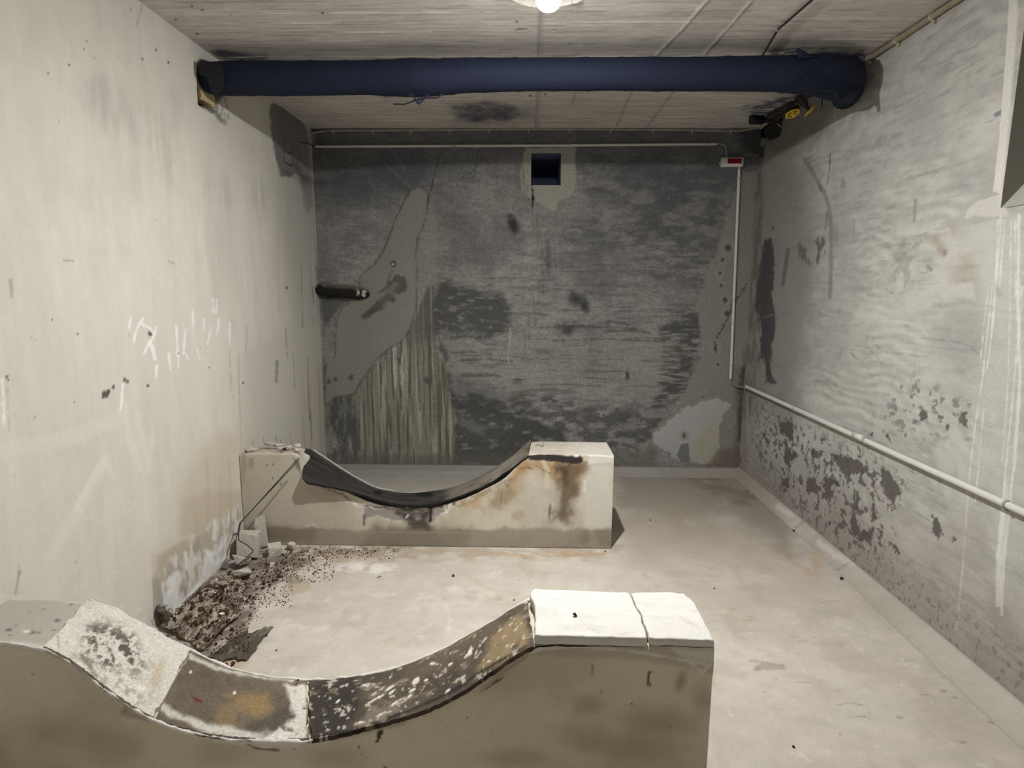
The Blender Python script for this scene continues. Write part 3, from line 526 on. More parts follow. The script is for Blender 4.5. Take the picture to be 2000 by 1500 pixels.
# ---- ceiling: board-marked concrete with a round lamp recess
LX, LY = .085, 2.52
def paint_ceil(p):
    p.vary(1.2, 1.5, .10, 4, 1); p.vary(3, 70, .22, 5, 2); p.vary(30, 60, .12, 4, 3); p.vary(8, 110, .14, 3, 12)
    p.vary(1.0, 1.0, .6, 3, 6, (.46, .41, .365)); p.speck(5, 90, .62, .72, (.30, .285, .265), .55, 4, 4)
    bid = np.floor(p.v/.098); p.col *= (1+.10*(vn(bid*3.7, np.floor(p.u/1.45+bid*.37)*2.3, 4)-.5))[:, None]
    fr = np.abs(p.v/.098-np.round(p.v/.098))*.098; jit = vn(p.u*3, bid*5.1, 6)
    ln = sst(.0062, .002, fr)*sst(.46, .56, fbm(p.u*2.2, np.round(p.v/.098)*7.7, 4, 8)); p.put(ln, (.80, .78, .74), .85, .003)
    dn = sst(.005, .001, np.abs(fr-.006))*sst(.55, .68, fbm(p.u*3.2, np.round(p.v/.098)*3.3, 4, 2)); p.put(dn, (.20, .19, .175), .6, -.001)
    for a, b, ww in [((1386, -5), (1330, 58), 4), ((1330, 58), (1276, 112), 3.5), ((1472, -5), (1420, 55), 3.5), ((1420, 55), (1374, 106), 3.5)]:
        p.line([a, b], ww, (.86, .84, .80), .9, .003, soft=1.5, rough=3, sc=60); p.line([(a[0]+5, a[1]), (b[0]+5, b[1])], ww, (.18, .175, .165), .6, soft=2, rough=3, sc=60)
    p.poly([(1386, -5), (1472, -5), (1374, 106), (1276, 112)], (.40, .39, .37), .35, soft=2)
    for a, b in [((1056, 25), (1050, 110)), ((1051, 175), (1046, 250)), ((1236, 175), (1205, 245)), ((1315, 180), (1265, 246)), ((1126, 175), (1118, 205))]:
        p.line([a, b], 4, (.22, .21, .20), .55, -.001, soft=2, rough=2, sc=50)
    p.poly([(1051, 25), (1063, 25), (1056, 250), (1045, 250)], (.34, .33, .32), .4, soft=2)
    # soot, and the wrapped pipe's shadow painted as a dark band
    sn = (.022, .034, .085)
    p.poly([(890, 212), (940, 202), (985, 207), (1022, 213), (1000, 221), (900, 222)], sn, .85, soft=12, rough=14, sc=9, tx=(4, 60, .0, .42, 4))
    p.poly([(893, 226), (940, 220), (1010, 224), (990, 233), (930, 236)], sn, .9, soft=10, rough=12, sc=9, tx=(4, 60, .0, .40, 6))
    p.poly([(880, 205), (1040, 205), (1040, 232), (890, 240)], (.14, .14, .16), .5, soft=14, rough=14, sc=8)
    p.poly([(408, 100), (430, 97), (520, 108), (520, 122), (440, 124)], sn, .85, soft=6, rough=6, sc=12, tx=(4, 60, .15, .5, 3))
    p.poly([(520, 108), (900, 112), (1560, 108), (1560, 118), (900, 122), (500, 124)], (.12, .125, .16), .55, soft=7, rough=6, sc=6)  # shadow band along the pipe, put into the ceiling colour
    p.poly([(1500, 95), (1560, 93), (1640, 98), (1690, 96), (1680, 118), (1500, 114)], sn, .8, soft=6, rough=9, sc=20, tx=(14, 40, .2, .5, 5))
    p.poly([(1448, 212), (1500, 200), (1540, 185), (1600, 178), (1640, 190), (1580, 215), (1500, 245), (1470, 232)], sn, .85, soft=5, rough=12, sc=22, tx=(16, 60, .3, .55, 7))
    p.poly([(1510, 100), (1550, 104), (1545, 113), (1500, 114)], (.30, .29, .28), .7, .006, (40, 40, .45, .6, 3), soft=4, rough=6, sc=30)
    p.speck(34, 50, .90, .94, (.10, .095, .09), .8, 2, 4); p.speck(26, 70, .74, .8, (.60, .58, .55), .7, 3, 9)
    for x, y in [(1036, 187), (1065, 184), (375, 12), (385, 66), (343, 38), (395, 20), (630, 25), (1010, 42)]: p.blob(x, y, 2.4, 2.4, (.03, .03, .03), .9, rough=.6, sc=50)
    p.line([(984, 97), (985, 106), (983, 114)], 2, (.66, .65, .62), .9, soft=1)
    for x, y in [(1012, 57), (1110, 86), (1140, 86), (1150, 86), (1006, 58), (1070, 58)]: p.line([(x, y), (x+16, y-1)], 1.8, (.15, .145, .14), .7, soft=1, rough=2, sc=60)
    # lamp recess: a round pocket with a ragged plaster lip
    r = np.hypot(p.u-LX, p.v-LY); rr = r+.010*(fbm(p.u*30, p.v*30, 3, 4)-.5)
    lip = sst(.012, .004, np.abs(rr-.172)); p.put(lip, (.86, .84, .79), .9, .006)
    p.put(sst(.166, .160, rr), (.36, .35, .34), .6, -.055)
    p.put(sst(.17, .185, r)*sst(.27, .18, r)*sst(LX+.02, LX+.16, p.u)*p.tex(30, 30, .45, .62, 3), (.10, .10, .13), .7)
wall_mesh('ceiling', span((XL, XR, .0085)), span((YF, 2.2, .06), (2.2, YB, .007)), lambda u, v: np.stack([u, v, np.full_like(u, H)], -1),
          (.60, .565, .53), paint_ceil, M['concrete'], (0, 0, -1), flip=True)

# ---- floor: worn cement screed
def paint_floor(p):
    p.vary(1.1, 1.1, .10, 4, 1); p.vary(7, 5, .11, 5, 2); p.vary(40, 40, .07, 4, 3); p.vary(4, 9, .09, 4, 13); p.speck(6, 8, .56, .74, (.40, .365, .31), .5, 5, 3); p.speck(60, 50, .66, .78, (.38, .35, .30), .35, 5, 6)
    p.vary(1.6, 2.0, .55, 4, 5, (.49, .445, .375)); p.vary(1.9, 1.5, .5, 4, 8, (.40, .375, .335)); p.vary(2.6, 3.2, .5, 4, 11, (.62, .59, .54))
    p.speck(24, 24, .74, .82, (.68, .66, .62), .4, 4, 7); p.speck(45, 45, .90, .94, (.22, .20, .17), .6, 2, 4); p.vary(16, 30, .07, 4, 14); p.speck(11, 5, .66, .8, (.42, .38, .32), .6, 4, 9)
    # damp dirty end of the room
    p.poly([(1200, 900), (1450, 905), (1560, 1010), (1540, 1080), (1420, 1010), (1330, 1040), (1200, 1000)], (.27, .235, .195), .8, soft=34, rough=30, sc=6)
    p.poly([(1330, 920), (1440, 915), (1500, 960), (1470, 1000), (1390, 975)], (.17, .14, .115), .6, soft=16, rough=18, sc=9, tx=(9, 9, .3, .6, 5))
    p.poly([(640, 900), (1060, 905), (1060, 960), (700, 960)], (.30, .29, .265), .6, soft=16, rough=10, sc=7)
    p.poly([(1190, 1000), (1420, 1000), (1500, 1090), (1240, 1090)], (.36, .32, .265), .7, soft=40, rough=30, sc=6)
    p.poly([(1200, 1080), (1560, 1080), (1640, 1180), (1500, 1230), (1250, 1180)], (.40, .355, .295), .5, soft=50, rough=40, sc=5, tx=(5, 5, .2, .6, 9))
    # rust, brown dirt along the far saddle and round the rubble
    p.poly([(560, 1068), (1200, 1072), (1180, 1092), (900, 1092), (640, 1100), (600, 1110), (560, 1120)], (.33, .26, .175), .65, soft=7, rough=12, sc=14, tx=(12, 20, .25, .6, 6))
    p.poly([(560, 1068), (800, 1070), (760, 1082), (560, 1086)], (.17, .125, .08), .7, soft=5, rough=9, sc=20, tx=(30, 30, .35, .6, 2))
    for pts, ww, op in [([(990, 1084), (1070, 1082), (1180, 1084)], 5, .6), ([(920, 1130), (960, 1150), (975, 1170)], 8, .4), ([(950, 1170), (1010, 1160)], 10, .35), ([(1540, 1090), (1570, 1110), (1600, 1130)], 10, .45), ([(1590, 1080), (1592, 1120)], 7, .5), ([(640, 1350), (720, 1330)], 10, .2)]:
        p.line(pts, ww, (.43, .27, .13), op, soft=4, rough=6, sc=25, tx=(20, 20, .3, .6, 5))
    p.poly([(560, 1130), (610, 1135), (600, 1165), (560, 1160)], (.36, .29, .18), .5, soft=8, rough=8, sc=14); p.poly([(560, 1125), (590, 1128), (585, 1140), (562, 1142)], (.24, .20, .14), .6, soft=4, rough=5)
    p.poly([(315, 1225), (330, 1180), (455, 1070), (560, 1072), (600, 1100), (500, 1165), (480, 1240), (410, 1290), (330, 1270)], (.135, .10, .075), .82, soft=10, rough=16, sc=14, tx=(16, 16, .2, .52, 4))
    p.poly([(430, 1300), (455, 1275), (490, 1290), (470, 1310)], (.42, .33, .2), .5, soft=8, rough=9)
    # scuffs of lime, sawtooth stains, rings
    for pts, ww, op in [([(665, 1112), (720, 1103), (770, 1112)], 16, .7), ([(700, 1108), (760, 1120)], 9, .6), ([(560, 1215), (620, 1235), (640, 1222)], 8, .5), ([(720, 1155), (735, 1165), (770, 1160)], 7, .35), ([(790, 1190), (870, 1180), (880, 1210), (872, 1240)], 4, .4), ([(600, 1120), (640, 1110)], 7, .5), ([(880, 1150), (960, 1160)], 16, .3), ([(470, 1195), (560, 1180), (600, 1160)], 10, .35), ([(1200, 1380), (1300, 1290)], 20, .15)]:
        p.line(pts, ww, (.72, .70, .665), op, soft=5, rough=6, sc=28, tx=(18, 22, .3, .55, 6))
    for cx, cy, rx, ry, c, op in [(1505, 1303, 28, 7, (.33, .30, .25), .8), (1478, 1307, 8, 4, (.28, .26, .22), .8), (1430, 1190, 10, 4, (.42, .34, .2), .6), (1462, 1208, 13, 5, (.40, .33, .22), .7), (1460, 1207, 8, 2.5, (.50, .46, .4), .8), (1565, 1253, 8, 2, (.38, .34, .28), .8), (1568, 1333, 16, 1.5, (.35, .31, .26), .7), (1600, 1095, 8, 14, (.45, .33, .18), .4), (1805, 1357, 9, 2.2, (.3, .26, .22), .8), (1842, 1350, 8, 3, (.3, .27, .23), .7), (1865, 1363, 7, 3, (.3, .27, .23), .7), (1810, 1435, 14, 8, (.45, .41, .37), .8), (1882, 1450, 6, 2, (.25, .22, .19), .8), (1757, 1400, 8, 3, (.25, .22, .19), .8), (1938, 1412, 8, 2, (.35, .2, .12), .7), (1300, 1300, 4, 2, (.2, .18, .15), .7)]:
        p.blob(cx, cy, rx, ry, c, op, soft=.3, rough=.6, sc=35)
    p.line([(1630, 1378), (1660, 1372), (1695, 1380), (1700, 1392), (1690, 1400), (1655, 1398)], 2.2, (.30, .27, .24), .8, soft=1.2, rough=1.5)
    p.line([(1465, 1290), (1530, 1300)], 3, (.28, .25, .21), .6, soft=1.5, rough=3)
    for _ in range(26):
        x = rng.uniform(1220, 1900); y = rng.uniform(1120, 1490); a = rng.uniform(-20, 20)
        p.line([(x, y), (x+rng.uniform(6, 26), y+a*.2)], 1.6, (.27, .24, .2), .55, soft=1, rough=1.2)
    p.poly([(1196, 1062), (1216, 1062), (1210, 1080), (1196, 1080)], (.30, .27, .22), .5, soft=6, rough=4)  # small cast shadow right of the far saddle's end, painted in
wall_mesh('floor', span((XL, XR, .0085)), span((YF, 1.2, .06), (1.2, YB, .0085)), lambda u, v: np.stack([u, v, np.zeros_like(u)], -1),
          (.525, .49, .44), paint_floor, M['floor'], (0, 0, 1))

# ---- mortar fillets where floor meets the right and back walls
def fillet(name, S, place, base, painter):
    T = np.linspace(0, 1, 14); uu, tt = np.meshgrid(S, T, indexing='ij'); P = place(uu, tt)
    p = Paint(P, np.stack([uu, tt*.1], -1), base); painter(p)
    P = P+np.stack([np.zeros_like(uu), np.zeros_like(uu), .004*(fbm(uu*14, tt*2, 3, 4)-.5)*np.sin(tt*np.pi)], -1)
    g = GB(); g.add(P, p.col); o = g.build(name, M['floor'], smooth=True); o['kind'] = 'structure'
def pf_right(p):
    p.vary(3, 3, .16, 4, 3); p.vary(30, 30, .10, 4, 5); p.vary(2, 1, .5, 3, 8, (.33, .30, .26))
    p.put(sst(3.3, 4.3, p.u), (.31, .275, .235), .8)
    for a, b in [((1520, 990), (1545, 1005)), ((1630, 1085), (1665, 1100)), ((1600, 1060), (1620, 1075))]: p.line([a, b], 12, (.60, .57, .52), .7, soft=4, rough=4)
    p.line([(1555, 1030), (1580, 1010)], 3, (.2, .18, .15), .7, soft=2, rough=2); p.line([(1625, 1120), (1665, 1095)], 3, (.22, .2, .17), .6, soft=2, rough=2)
    p.put(sst(.012, .0, p.v), (.36, .33, .29), .5); p.put(sst(.092, .1, p.v), (.24, .21, .19), .6)
def zc(t, d): return d*(1-np.sqrt(np.clip(1-(t)**2*.75, 0, 1)))/.5*1.0
fillet('trim_1', span((.2, 1.2, .06), (1.2, YB-.001, .012)), lambda u, t: np.stack([XR-.002-(.072+.045*sst(3.4, 1.8, u))*(1-t), u, .001+.052*(.35*t+.65*t*t)], -1), (.435, .41, .365), pf_right)
def pf_back(p):
    p.vary(3, 3, .14, 4, 3); p.vary(30, 30, .10, 4, 5)
    p.put(sst(.0, -.6, p.u)*sst(.035, .06, p.v), (.24, .245, .235), .7)
    p.put(sst(1.0, 1.6, p.u), (.36, .315, .27), .6); p.put(sst(.09, .1, p.v), (.13, .12, .105), .7)
fillet('trim_2', span((XL+.002, XR-.004, .012)), lambda u, t: np.stack([u, YB-.002-.15*(1-t), .001+.042*(.5*t+.5*t*t)], -1), (.34, .33, .30), pf_back)

# ---- wall behind the viewer
wall_mesh('wall_front', span((XL, XR, .3)), span((0, H, .3)), lambda u, v: np.stack([u, np.full_like(u, YF), v], -1), (.72, .69, .62), lambda p: p.vary(2, 2, .1), M['plaster'], (0, 1, 0))
# ------------------------------------------------------------------ tank saddles
def interp(x, pts):
    pts = sorted(pts); return np.interp(x, [q[0] for q in pts], [q[1] for q in pts])
def smooth_prof(pts, xs):
    pts = sorted(pts); q = spline([(a, b) for a, b in pts], 6); o = np.argsort(q[:, 0]); return np.interp(xs, q[o, 0], q[o, 1])
def saddle_body(name, xs, y0, y1, zf, zb, ptf, ptt, pte, parent, mat, base, ragged=.004):
    """concrete block on the floor with a hollowed top: front, top, end and back skins"""
    g = GB(); nz = 90; t = np.linspace(0, 1, nz)
    zf = zf+ragged*2*(fbm(xs*30, xs*0, 4, 3)-.5); zb = zb+ragged*(fbm(xs*20, xs*0+5, 4, 5)-.5)
    X, T = np.meshgrid(xs, t, indexing='ij')
    P = np.stack([X, y0+0*X, .002+(zf[:, None]-.002)*T], -1); p = Paint(P, P[..., [0, 2]], base); ptf(p)
    P = P-p.d.reshape(X.shape)[..., None]*np.array([0, 1, 0]); P[:, -1, 1] += .004; g.add(P, p.col)
    s = np.linspace(0, 1, 40); X, S = np.meshgrid(xs, s, indexing='ij')
    Z = zf[:, None]*(1-S)+zb[:, None]*S; P = np.stack([X, y0+.004+(y1-y0-.004)*S, Z], -1); p = Paint(P, P[..., [0, 1]], base); ptt(p)
    P[..., 2] += p.d.reshape(X.shape)*(np.sin(S*np.pi)**.3); g.add(P, p.col)
    S, T = np.meshgrid(s, t, indexing='ij'); xe = xs[-1]
    P = np.stack([xe+0*S, y0+(y1-y0)*S, .002+((zf[-1]*(1-S)+zb[-1]*S)-.002)*T], -1); p = Paint(P, P[..., [1, 2]], base); pte(p); g.add(P, p.col)
    X, T = np.meshgrid(xs[::6], t[::6], indexing='ij'); zz = np.interp(xs[::6], xs, zb)
    P = np.stack([X, y1+0*X, .002+(zz[:, None]-.002)*T], -1); p = Paint(P, P[..., [0, 2]], base); p.vary(5, 5, .1); g.add(P, p.col, True)
    S, T = np.meshgrid(np.linspace(0, 1, 6), t[::6], indexing='ij')
    P = np.stack([xs[0]+0*S, y0+(y1-y0)*S, .002+((zf[0]*(1-S)+zb[0]*S)-.002)*T], -1); g.add(P, np.tile(base, (*S.shape, 1)), True)
    return g.build(name, mat, parent, smooth=False)
def strip(name, F_, B_, th, paint, base, mat, n=220, m_=46, edge=.004, col_side=None, jag=0, seed=1):
    """a lining bent over the hollow: front and back edge lines F_, B_ (n,3), thickness th"""
    s = np.linspace(0, 1, m_)[None, :, None]; Fl = resample(F_, n); Bl = resample(B_, n); t = np.linspace(0, 1, n)[:, None]; k = np.linspace(0, 1, m_)[None, :]
    tt = np.clip(t+jag*(fbm(k*7, k*0+seed, 4, 3)-.5)*(1-t)**2+jag*(fbm(k*7, k*0+seed+5, 4, 6)-.5)*t**2, -.02, 1.02)
    g1 = lambda L: np.stack([np.interp(tt, np.linspace(0, 1, n), L[:, i]) for i in range(3)], -1)
    P = g1(Fl)*(1-s)+g1(Bl)*s
    ii = np.linspace(0, 1, n); P[:, 0, 2] += edge*(fbm(ii*40, ii*0, 3, 4)-.5); P[:, 0, 1] += edge*1.5*(fbm(ii*50, ii*0+3, 3, 6)-.5); P[:, -1, 1] += edge*1.5*(fbm(ii*50, ii*0+9, 3, 2)-.5)
    U = np.linspace(0, np.linalg.norm(np.diff(resample(F_, n), axis=0), axis=1).sum(), n)[:, None]+0*s[..., 0]; Vv = .25*s[..., 0]+0*U
    p = Paint(P, np.stack([U, Vv], -1), base); paint(p); Q = P.copy(); Q[..., 2] += p.d.reshape(U.shape)
    L = Q.copy(); L[..., 2] -= th; g = GB(); g.add(Q, p.col); C_ = p.col.reshape(n, m_, 3)*.75 if col_side is None else np.tile(np.array(col_side), (n, m_, 1))
    g.add(L, C_, True)
    for a, b, ca, fl in [(Q[:, 0], L[:, 0], C_[:, 0], False), (Q[:, -1], L[:, -1], C_[:, -1], True)]:
        g.add(np.stack([b, a], 1), np.stack([ca, ca], 1), fl)
    for a, b, ca, fl in [(Q[0], L[0], C_[0], True), (Q[-1], L[-1], C_[-1], False)]:
        g.add(np.stack([b, a], 1), np.stack([ca, ca], 1), fl)
    return g.build(name, mat)
def resample(p, n):
    p = np.asarray(p, float); d = np.append(0, np.cumsum(np.linalg.norm(np.diff(p, axis=0), axis=1))); t = np.linspace(0, d[-1], n)
    return np.stack([np.interp(t, d, p[:, i]) for i in range(3)], -1)
def edge_line(pts, y): return np.array([un(a, b, 1, y) for a, b in pts])

# near saddle ----------------------------------------------------------------
NYF, NYB, NXE = 1.46, 1.695, .511
fr = [(-1.573, .508), (-1.41, .496), (-1.30, .480), (-1.272, .472), (-1.206, .430), (-1.116, .347), (-1.01, .272), (-.871, .227), (-.73, .213), (-.601, .213), (-.501, .232), (-.387, .266), (-.26, .310), (-.162, .364), (-.079, .427), (.004, .489), (.044, .508)]
bk = [(-1.573, .497), (-1.335, .478), (-1.22, .430), (-1.07, .338), (-.897, .252), (-.69, .220), (-.51, .238), (-.38, .270), (-.234, .338), (-.107, .418), (.005, .492), (.036, .510)]
xs = span((-1.573, NXE, .006))
flat = [(.06, .512), (.25, .514), (.40, .514), (NXE, .512)]
zf = smooth_prof(fr+flat, xs); zb = smooth_prof(bk+[(.07, .511), (.3, .511), (NXE, .511)], xs)
def ptf(p):
    p.vary(2.2, 2.5, .12, 4, 3); p.vary(14, 14, .08, 4, 5); p.vary(3, 3, .8, 4, 9, (.38, .32, .225)); p.vary(2.4, 3.4, .7, 4, 1, (.60, .56, .47))
    for cx, cy, rx, ry, a, op in [(1290, 1410, 60, 26, 0, .45), (1150, 1440, 60, 25, 10, .35), (1370, 1365, 18, 25, 0, .4), (1330, 1330, 8, 18, 15, .5), (1150, 1375, 25, 16, 0, .4), (660, 1475, 60, 20, 0, .3), (230, 1455, 60, 30, 0, .3), (100, 1430, 60, 30, 0, .25), (1000, 1480, 60, 16, 0, .3), (1260, 1460, 80, 22, 0, .35), (430, 1470, 50, 20, 0, .25)]:
        p.blob(cx, cy, rx, ry, (.27, .225, .155), min(1, op*1.25), ang=a, soft=.8, rough=.5, sc=12)
    p.line([(1050, 1268), (1200, 1272), (1320, 1286), (1396, 1305)], 26, (.44, .405, .33), .7, .004, soft=7, rough=6, sc=15)
    p.line([(1030, 1272), (1060, 1264), (1130, 1260), (1220, 1266), (1300, 1280), (1345, 1290), (1372, 1310), (1380, 1300), (1398, 1292)], 5, (.76, .74, .68), .95, .003, soft=2, rough=3, sc=40)
    p.poly([(1300, 1258), (1398, 1264), (1398, 1294), (1380, 1301), (1340, 1288)], (.70, .675, .60), .85, .002, soft=2, rough=2)
    ink = (.012, .012, .013)
    for pts, ww in [([(742, 1424), (740, 1440), (736, 1448)], 6), ([(744, 1425), (745, 1432)], 4), ([(702, 1458), (704, 1474)], 4), ([(1268, 1314), (1266, 1330), (1268, 1338)], 5), ([(1272, 1312), (1274, 1322)], 2.5), ([(1235, 1374), (1236, 1378)], 3), ([(1234, 1394), (1234, 1400)], 2.4), ([(750, 1496), (752, 1500)], 3), ([(950, 1345), (968, 1332), (980, 1325)], 3), ([(912, 1402), (913, 1404)], 2)]:
        p.line(pts, ww, ink, .92, soft=1, rough=2.4, sc=70)
    p.line([(480, 1452), (500, 1462), (545, 1466)], 4, (.16, .13, .09), .8, -.002, soft=1.5, rough=4, sc=40); p.line([(570, 1460), (575, 1464)], 3, (.14, .11, .08), .8, soft=1, rough=2)
    p.line([(205, 1330), (225, 1350), (232, 1362)], 3, (.05, .045, .04), .8, soft=1, rough=2)
    for pts in [[(245, 1385), (265, 1378), (300, 1395)], [(240, 1392), (290, 1405)], [(940, 1350), (985, 1310), (1030, 1280)], [(660, 1440), (700, 1432), (790, 1412)]]:
        p.line(pts, 9, (.24, .20, .14), .5, soft=4, rough=5, sc=25)
    p.line([(0, 1258), (60, 1268), (110, 1278), (160, 1312), (235, 1368), (320, 1418), (420, 1445), (520, 1456), (600, 1456)], 7, (.66, .64, .58), .85, .002, soft=3, rough=6, sc=30)
    p.line([(620, 1450), (760, 1420), (860, 1388), (950, 1325), (1020, 1280)], 4, (.52, .48, .39), .5, soft=3, rough=4, sc=30)
    p.speck(40, 40, .91, .95, (.12, .10, .08), .7, 2, 3)
def ptt(p):
    p.vary(4, 4, .12, 4, 2); p.vary(30, 30, .08, 4, 4)
    p.poly([(-300, 1150), (115, 1165), (180, 1178), (130, 1220), (108, 1275), (-300, 1260)], (.40, .375, .345), .9, soft=4, rough=3)
    p.line([(-100, 1255), (60, 1262), (108, 1272)], 16, (.60, .575, .53), .8, soft=5, rough=4)
    p.line([(0, 1168), (100, 1168), (170, 1178)], 5, (.66, .64, .58), .7, soft=3, rough=4)
    for x, y, r in [(17, 1230, 4), (58, 1196, 2.5), (112, 1212, 4), (62, 1234, 5), (75, 1236, 3), (30, 1222, 2), (20, 1240, 2), (85, 1190, 2), (140, 1180, 3), (105, 1230, 3)]:
        p.blob(x, y, r*1.3, r*.8, (.10, .09, .08), .85, rough=.7, sc=60)
    p.blob(52, 1233, 9, 3, (.75, .74, .7), .8, rough=.8, sc=60)
def pte(p): p.vary(5, 5, .1)
near = thing('tank_saddle', 'near concrete tank saddle with white cap and lined hollow in the foreground', 'tank saddle', (-.53, 1.58, 0))
body = saddle_body('saddle_body', xs, NYF, NYB, zf, zb, ptf, ptt, pte, None, M['saddle'], (.64, .585, .47)); adopt(near, body)
def prof_line(pts, y, x0, x1, dz, n=60, dy=0):
    x = np.linspace(x0, x1, n); return np.stack([x, np.full(n, y+dy), smooth_prof(pts, x)+dz], -1)
# white plastered part of the hollow
def pl_white(p):
    p.vary(8, 8, .10, 4, 2); p.vary(50, 50, .08, 3, 4)
    p.speck(85, 85, .45, .58, (.07, .06, .05), .92, 4, 3, p.mask_poly([(165, 1235), (200, 1212), (232, 1222), (262, 1240), (285, 1300), (270, 1320), (235, 1300), (215, 1310), (165, 1285)], soft=20, rough=10))
    p.poly([(172, 1222), (205, 1216), (212, 1232), (190, 1240)], (.12, .105, .09), .85, soft=5, rough=8, sc=30, tx=(50, 50, .3, .55, 3)); p.poly([(232, 1228), (250, 1235), (256, 1262), (240, 1270)], (.15, .13, .11), .8, soft=5, rough=8, sc=30, tx=(50, 50, .35, .55, 5))
    p.speck(55, 55, .58, .68, (.30, .26, .20), .6, 3, 6, p.mask_poly([(120, 1240), (260, 1290), (300, 1360), (260, 1390), (150, 1310)], soft=20))
    p.poly([(285, 1340), (305, 1300), (320, 1290), (312, 1345)], (.45, .36, .22), .55, soft=8, rough=6)
    p.line([(115, 1270), (112, 1235), (135, 1205)], 3, (.30, .27, .23), .6, soft=1.5, rough=2)
    p.line([(160, 1280), (190, 1320)], 6, (.2, .17, .13), .6, soft=3, rough=6, sc=40)
    p.poly([(262, 1345), (280, 1340), (282, 1352), (268, 1356)], (.8, .79, .76), .8, .004, soft=2, rough=2)
o = strip('plaster_lining', prof_line(fr, NYF, -1.288, -1.005, .014, dy=-.003), prof_line(bk, NYB, -1.345, -1.035, .012), .02, pl_white, (.66, .64, .58), M['lining'], n=150, jag=.09, seed=3); o['label'] = 'chalky white plaster lining with black speckles'; adopt(near, o)
def pl_brown(p):
    p.vary(7, 7, .25, 4, 2); p.vary(40, 40, .22, 4, 4); p.vary(4, 4, .8, 4, 7, (.22, .175, .125))
    p.poly([(310, 1270), (345, 1265), (352, 1290), (320, 1320), (285, 1360), (290, 1340)], (.065, .055, .045), .8, soft=6, rough=10, sc=25)
    p.poly([(445, 1358), (520, 1355), (530, 1385), (500, 1400), (460, 1380)], (.36, .24, .10), .6, soft=14, rough=12, sc=14)
    p.poly([(430, 1375), (475, 1380), (455, 1425), (420, 1415)], (.36, .25, .12), .4, soft=10, rough=9)
    p.line([(285, 1355), (330, 1392), (400, 1420), (470, 1436), (560, 1440)], 16, (.66, .635, .58), .85, soft=5, rough=10, sc=25)
    p.line([(345, 1270), (420, 1305), (520, 1325), (570, 1328)], 7, (.62, .60, .54), .8, soft=3, rough=5, sc=30)
    p.poly([(372, 1358), (392, 1366), (396, 1373), (384, 1372)], (.13, .035, .025), .95, .002, soft=1)
    p.poly([(480, 1420), (560, 1380), (580, 1350), (575, 1420), (520, 1438)], (.07, .062, .055), .6, soft=8, rough=10, sc=20)
    for x, y in [(372, 1313), (458, 1353)]: p.blob(x, y, 3, 3, (.8, .78, .74), .9, rough=.5)
    p.poly([(555, 1340), (600, 1335), (600, 1450), (520, 1445), (575, 1400)], (.70, .68, .63), .9, .003, soft=5, rough=9, sc=25, tx=(35, 35, .2, .45, 3))
o = strip('felt_lining', prof_line(fr, NYF, -1.003, -.58, .010, dy=-.002), prof_line(bk, NYB, -1.033, -.672, .010), .014, pl_brown, (.135, .112, .088), M['lining'], n=190, jag=.07, seed=8); o['label'] = 'brown stained felt with an ochre spot'; adopt(near, o)
def pl_dark(p):
    p.vary(7, 9, .35, 4, 2); p.vary(50, 40, .3, 4, 4)
    p.vary(4, 5, 1.0, 4, 7, (.20, .158, .11))
    p.poly([(600, 1340), (690, 1325), (700, 1380), (670, 1430), (600, 1448)], (.038, .034, .031), .8, soft=10, rough=14, sc=16)
    p.poly([(960, 1240), (1010, 1205), (1030, 1215), (1025, 1265), (970, 1300), (930, 1310)], (.33, .25, .14), .75, soft=9, rough=12, sc=14, tx=(20, 20, .1, .5, 4))
    p.poly([(720, 1360), (800, 1330), (820, 1360), (760, 1400), (700, 1420)], (.30, .26, .21), .5, soft=10, rough=16, sc=18, tx=(30, 30, .35, .6, 6))
    p.line([(612, 1440), (700, 1424), (800, 1388), (880, 1352), (960, 1300), (1028, 1262)], 5, (.018, .017, .017), .85, soft=2, rough=3)
    for x, y, w_, h_, a in [(715, 1338, 14, 5, -15), (813, 1330, 18, 7, -50), (806, 1348, 14, 5, -35), (874, 1350, 11, 4, -35), (914, 1280, 18, 5, -35), (918, 1273, 12, 5, -60), (880, 1298, 7, 3, -30), (905, 1322, 7, 3, -30), (800, 1360, 10, 4, -30), (832, 1329, 8, 3, -20), (845, 1296, 7, 3, -20), (760, 1345, 16, 3, -30), (770, 1375, 18, 4, -35), (745, 1395, 22, 4, -25), (955, 1292, 8, 3, -30), (935, 1322, 6, 3, -20), (705, 1412, 12, 5, -10), (660, 1370, 8, 3, -40), (990, 1262, 6, 2, -40), (860, 1380, 8, 3, -30), (735, 1365, 30, 3, -30), (765, 1352, 12, 3, -40)]:
        p.blob(x, y, w_*.62, h_*.62, (.74, .71, .64), .95, .0015, ang=a, soft=.3, rough=.8, sc=45)
    p.speck(60, 60, .68, .74, (.62, .58, .50), .7, 3, 5); p.speck(30, 40, .62, .72, (.34, .29, .22), .5, 4, 8)
o = strip('tar_felt_lining', prof_line(fr, NYF, -.577, .036, .010, dy=-.004), prof_line(bk, NYB, -.668, .020, .010), .014, pl_dark, (.085, .07, .056), M['lining'], n=260, jag=.03, seed=12); o['label'] = 'dark tarred felt flecked with white paint'; adopt(near, o)
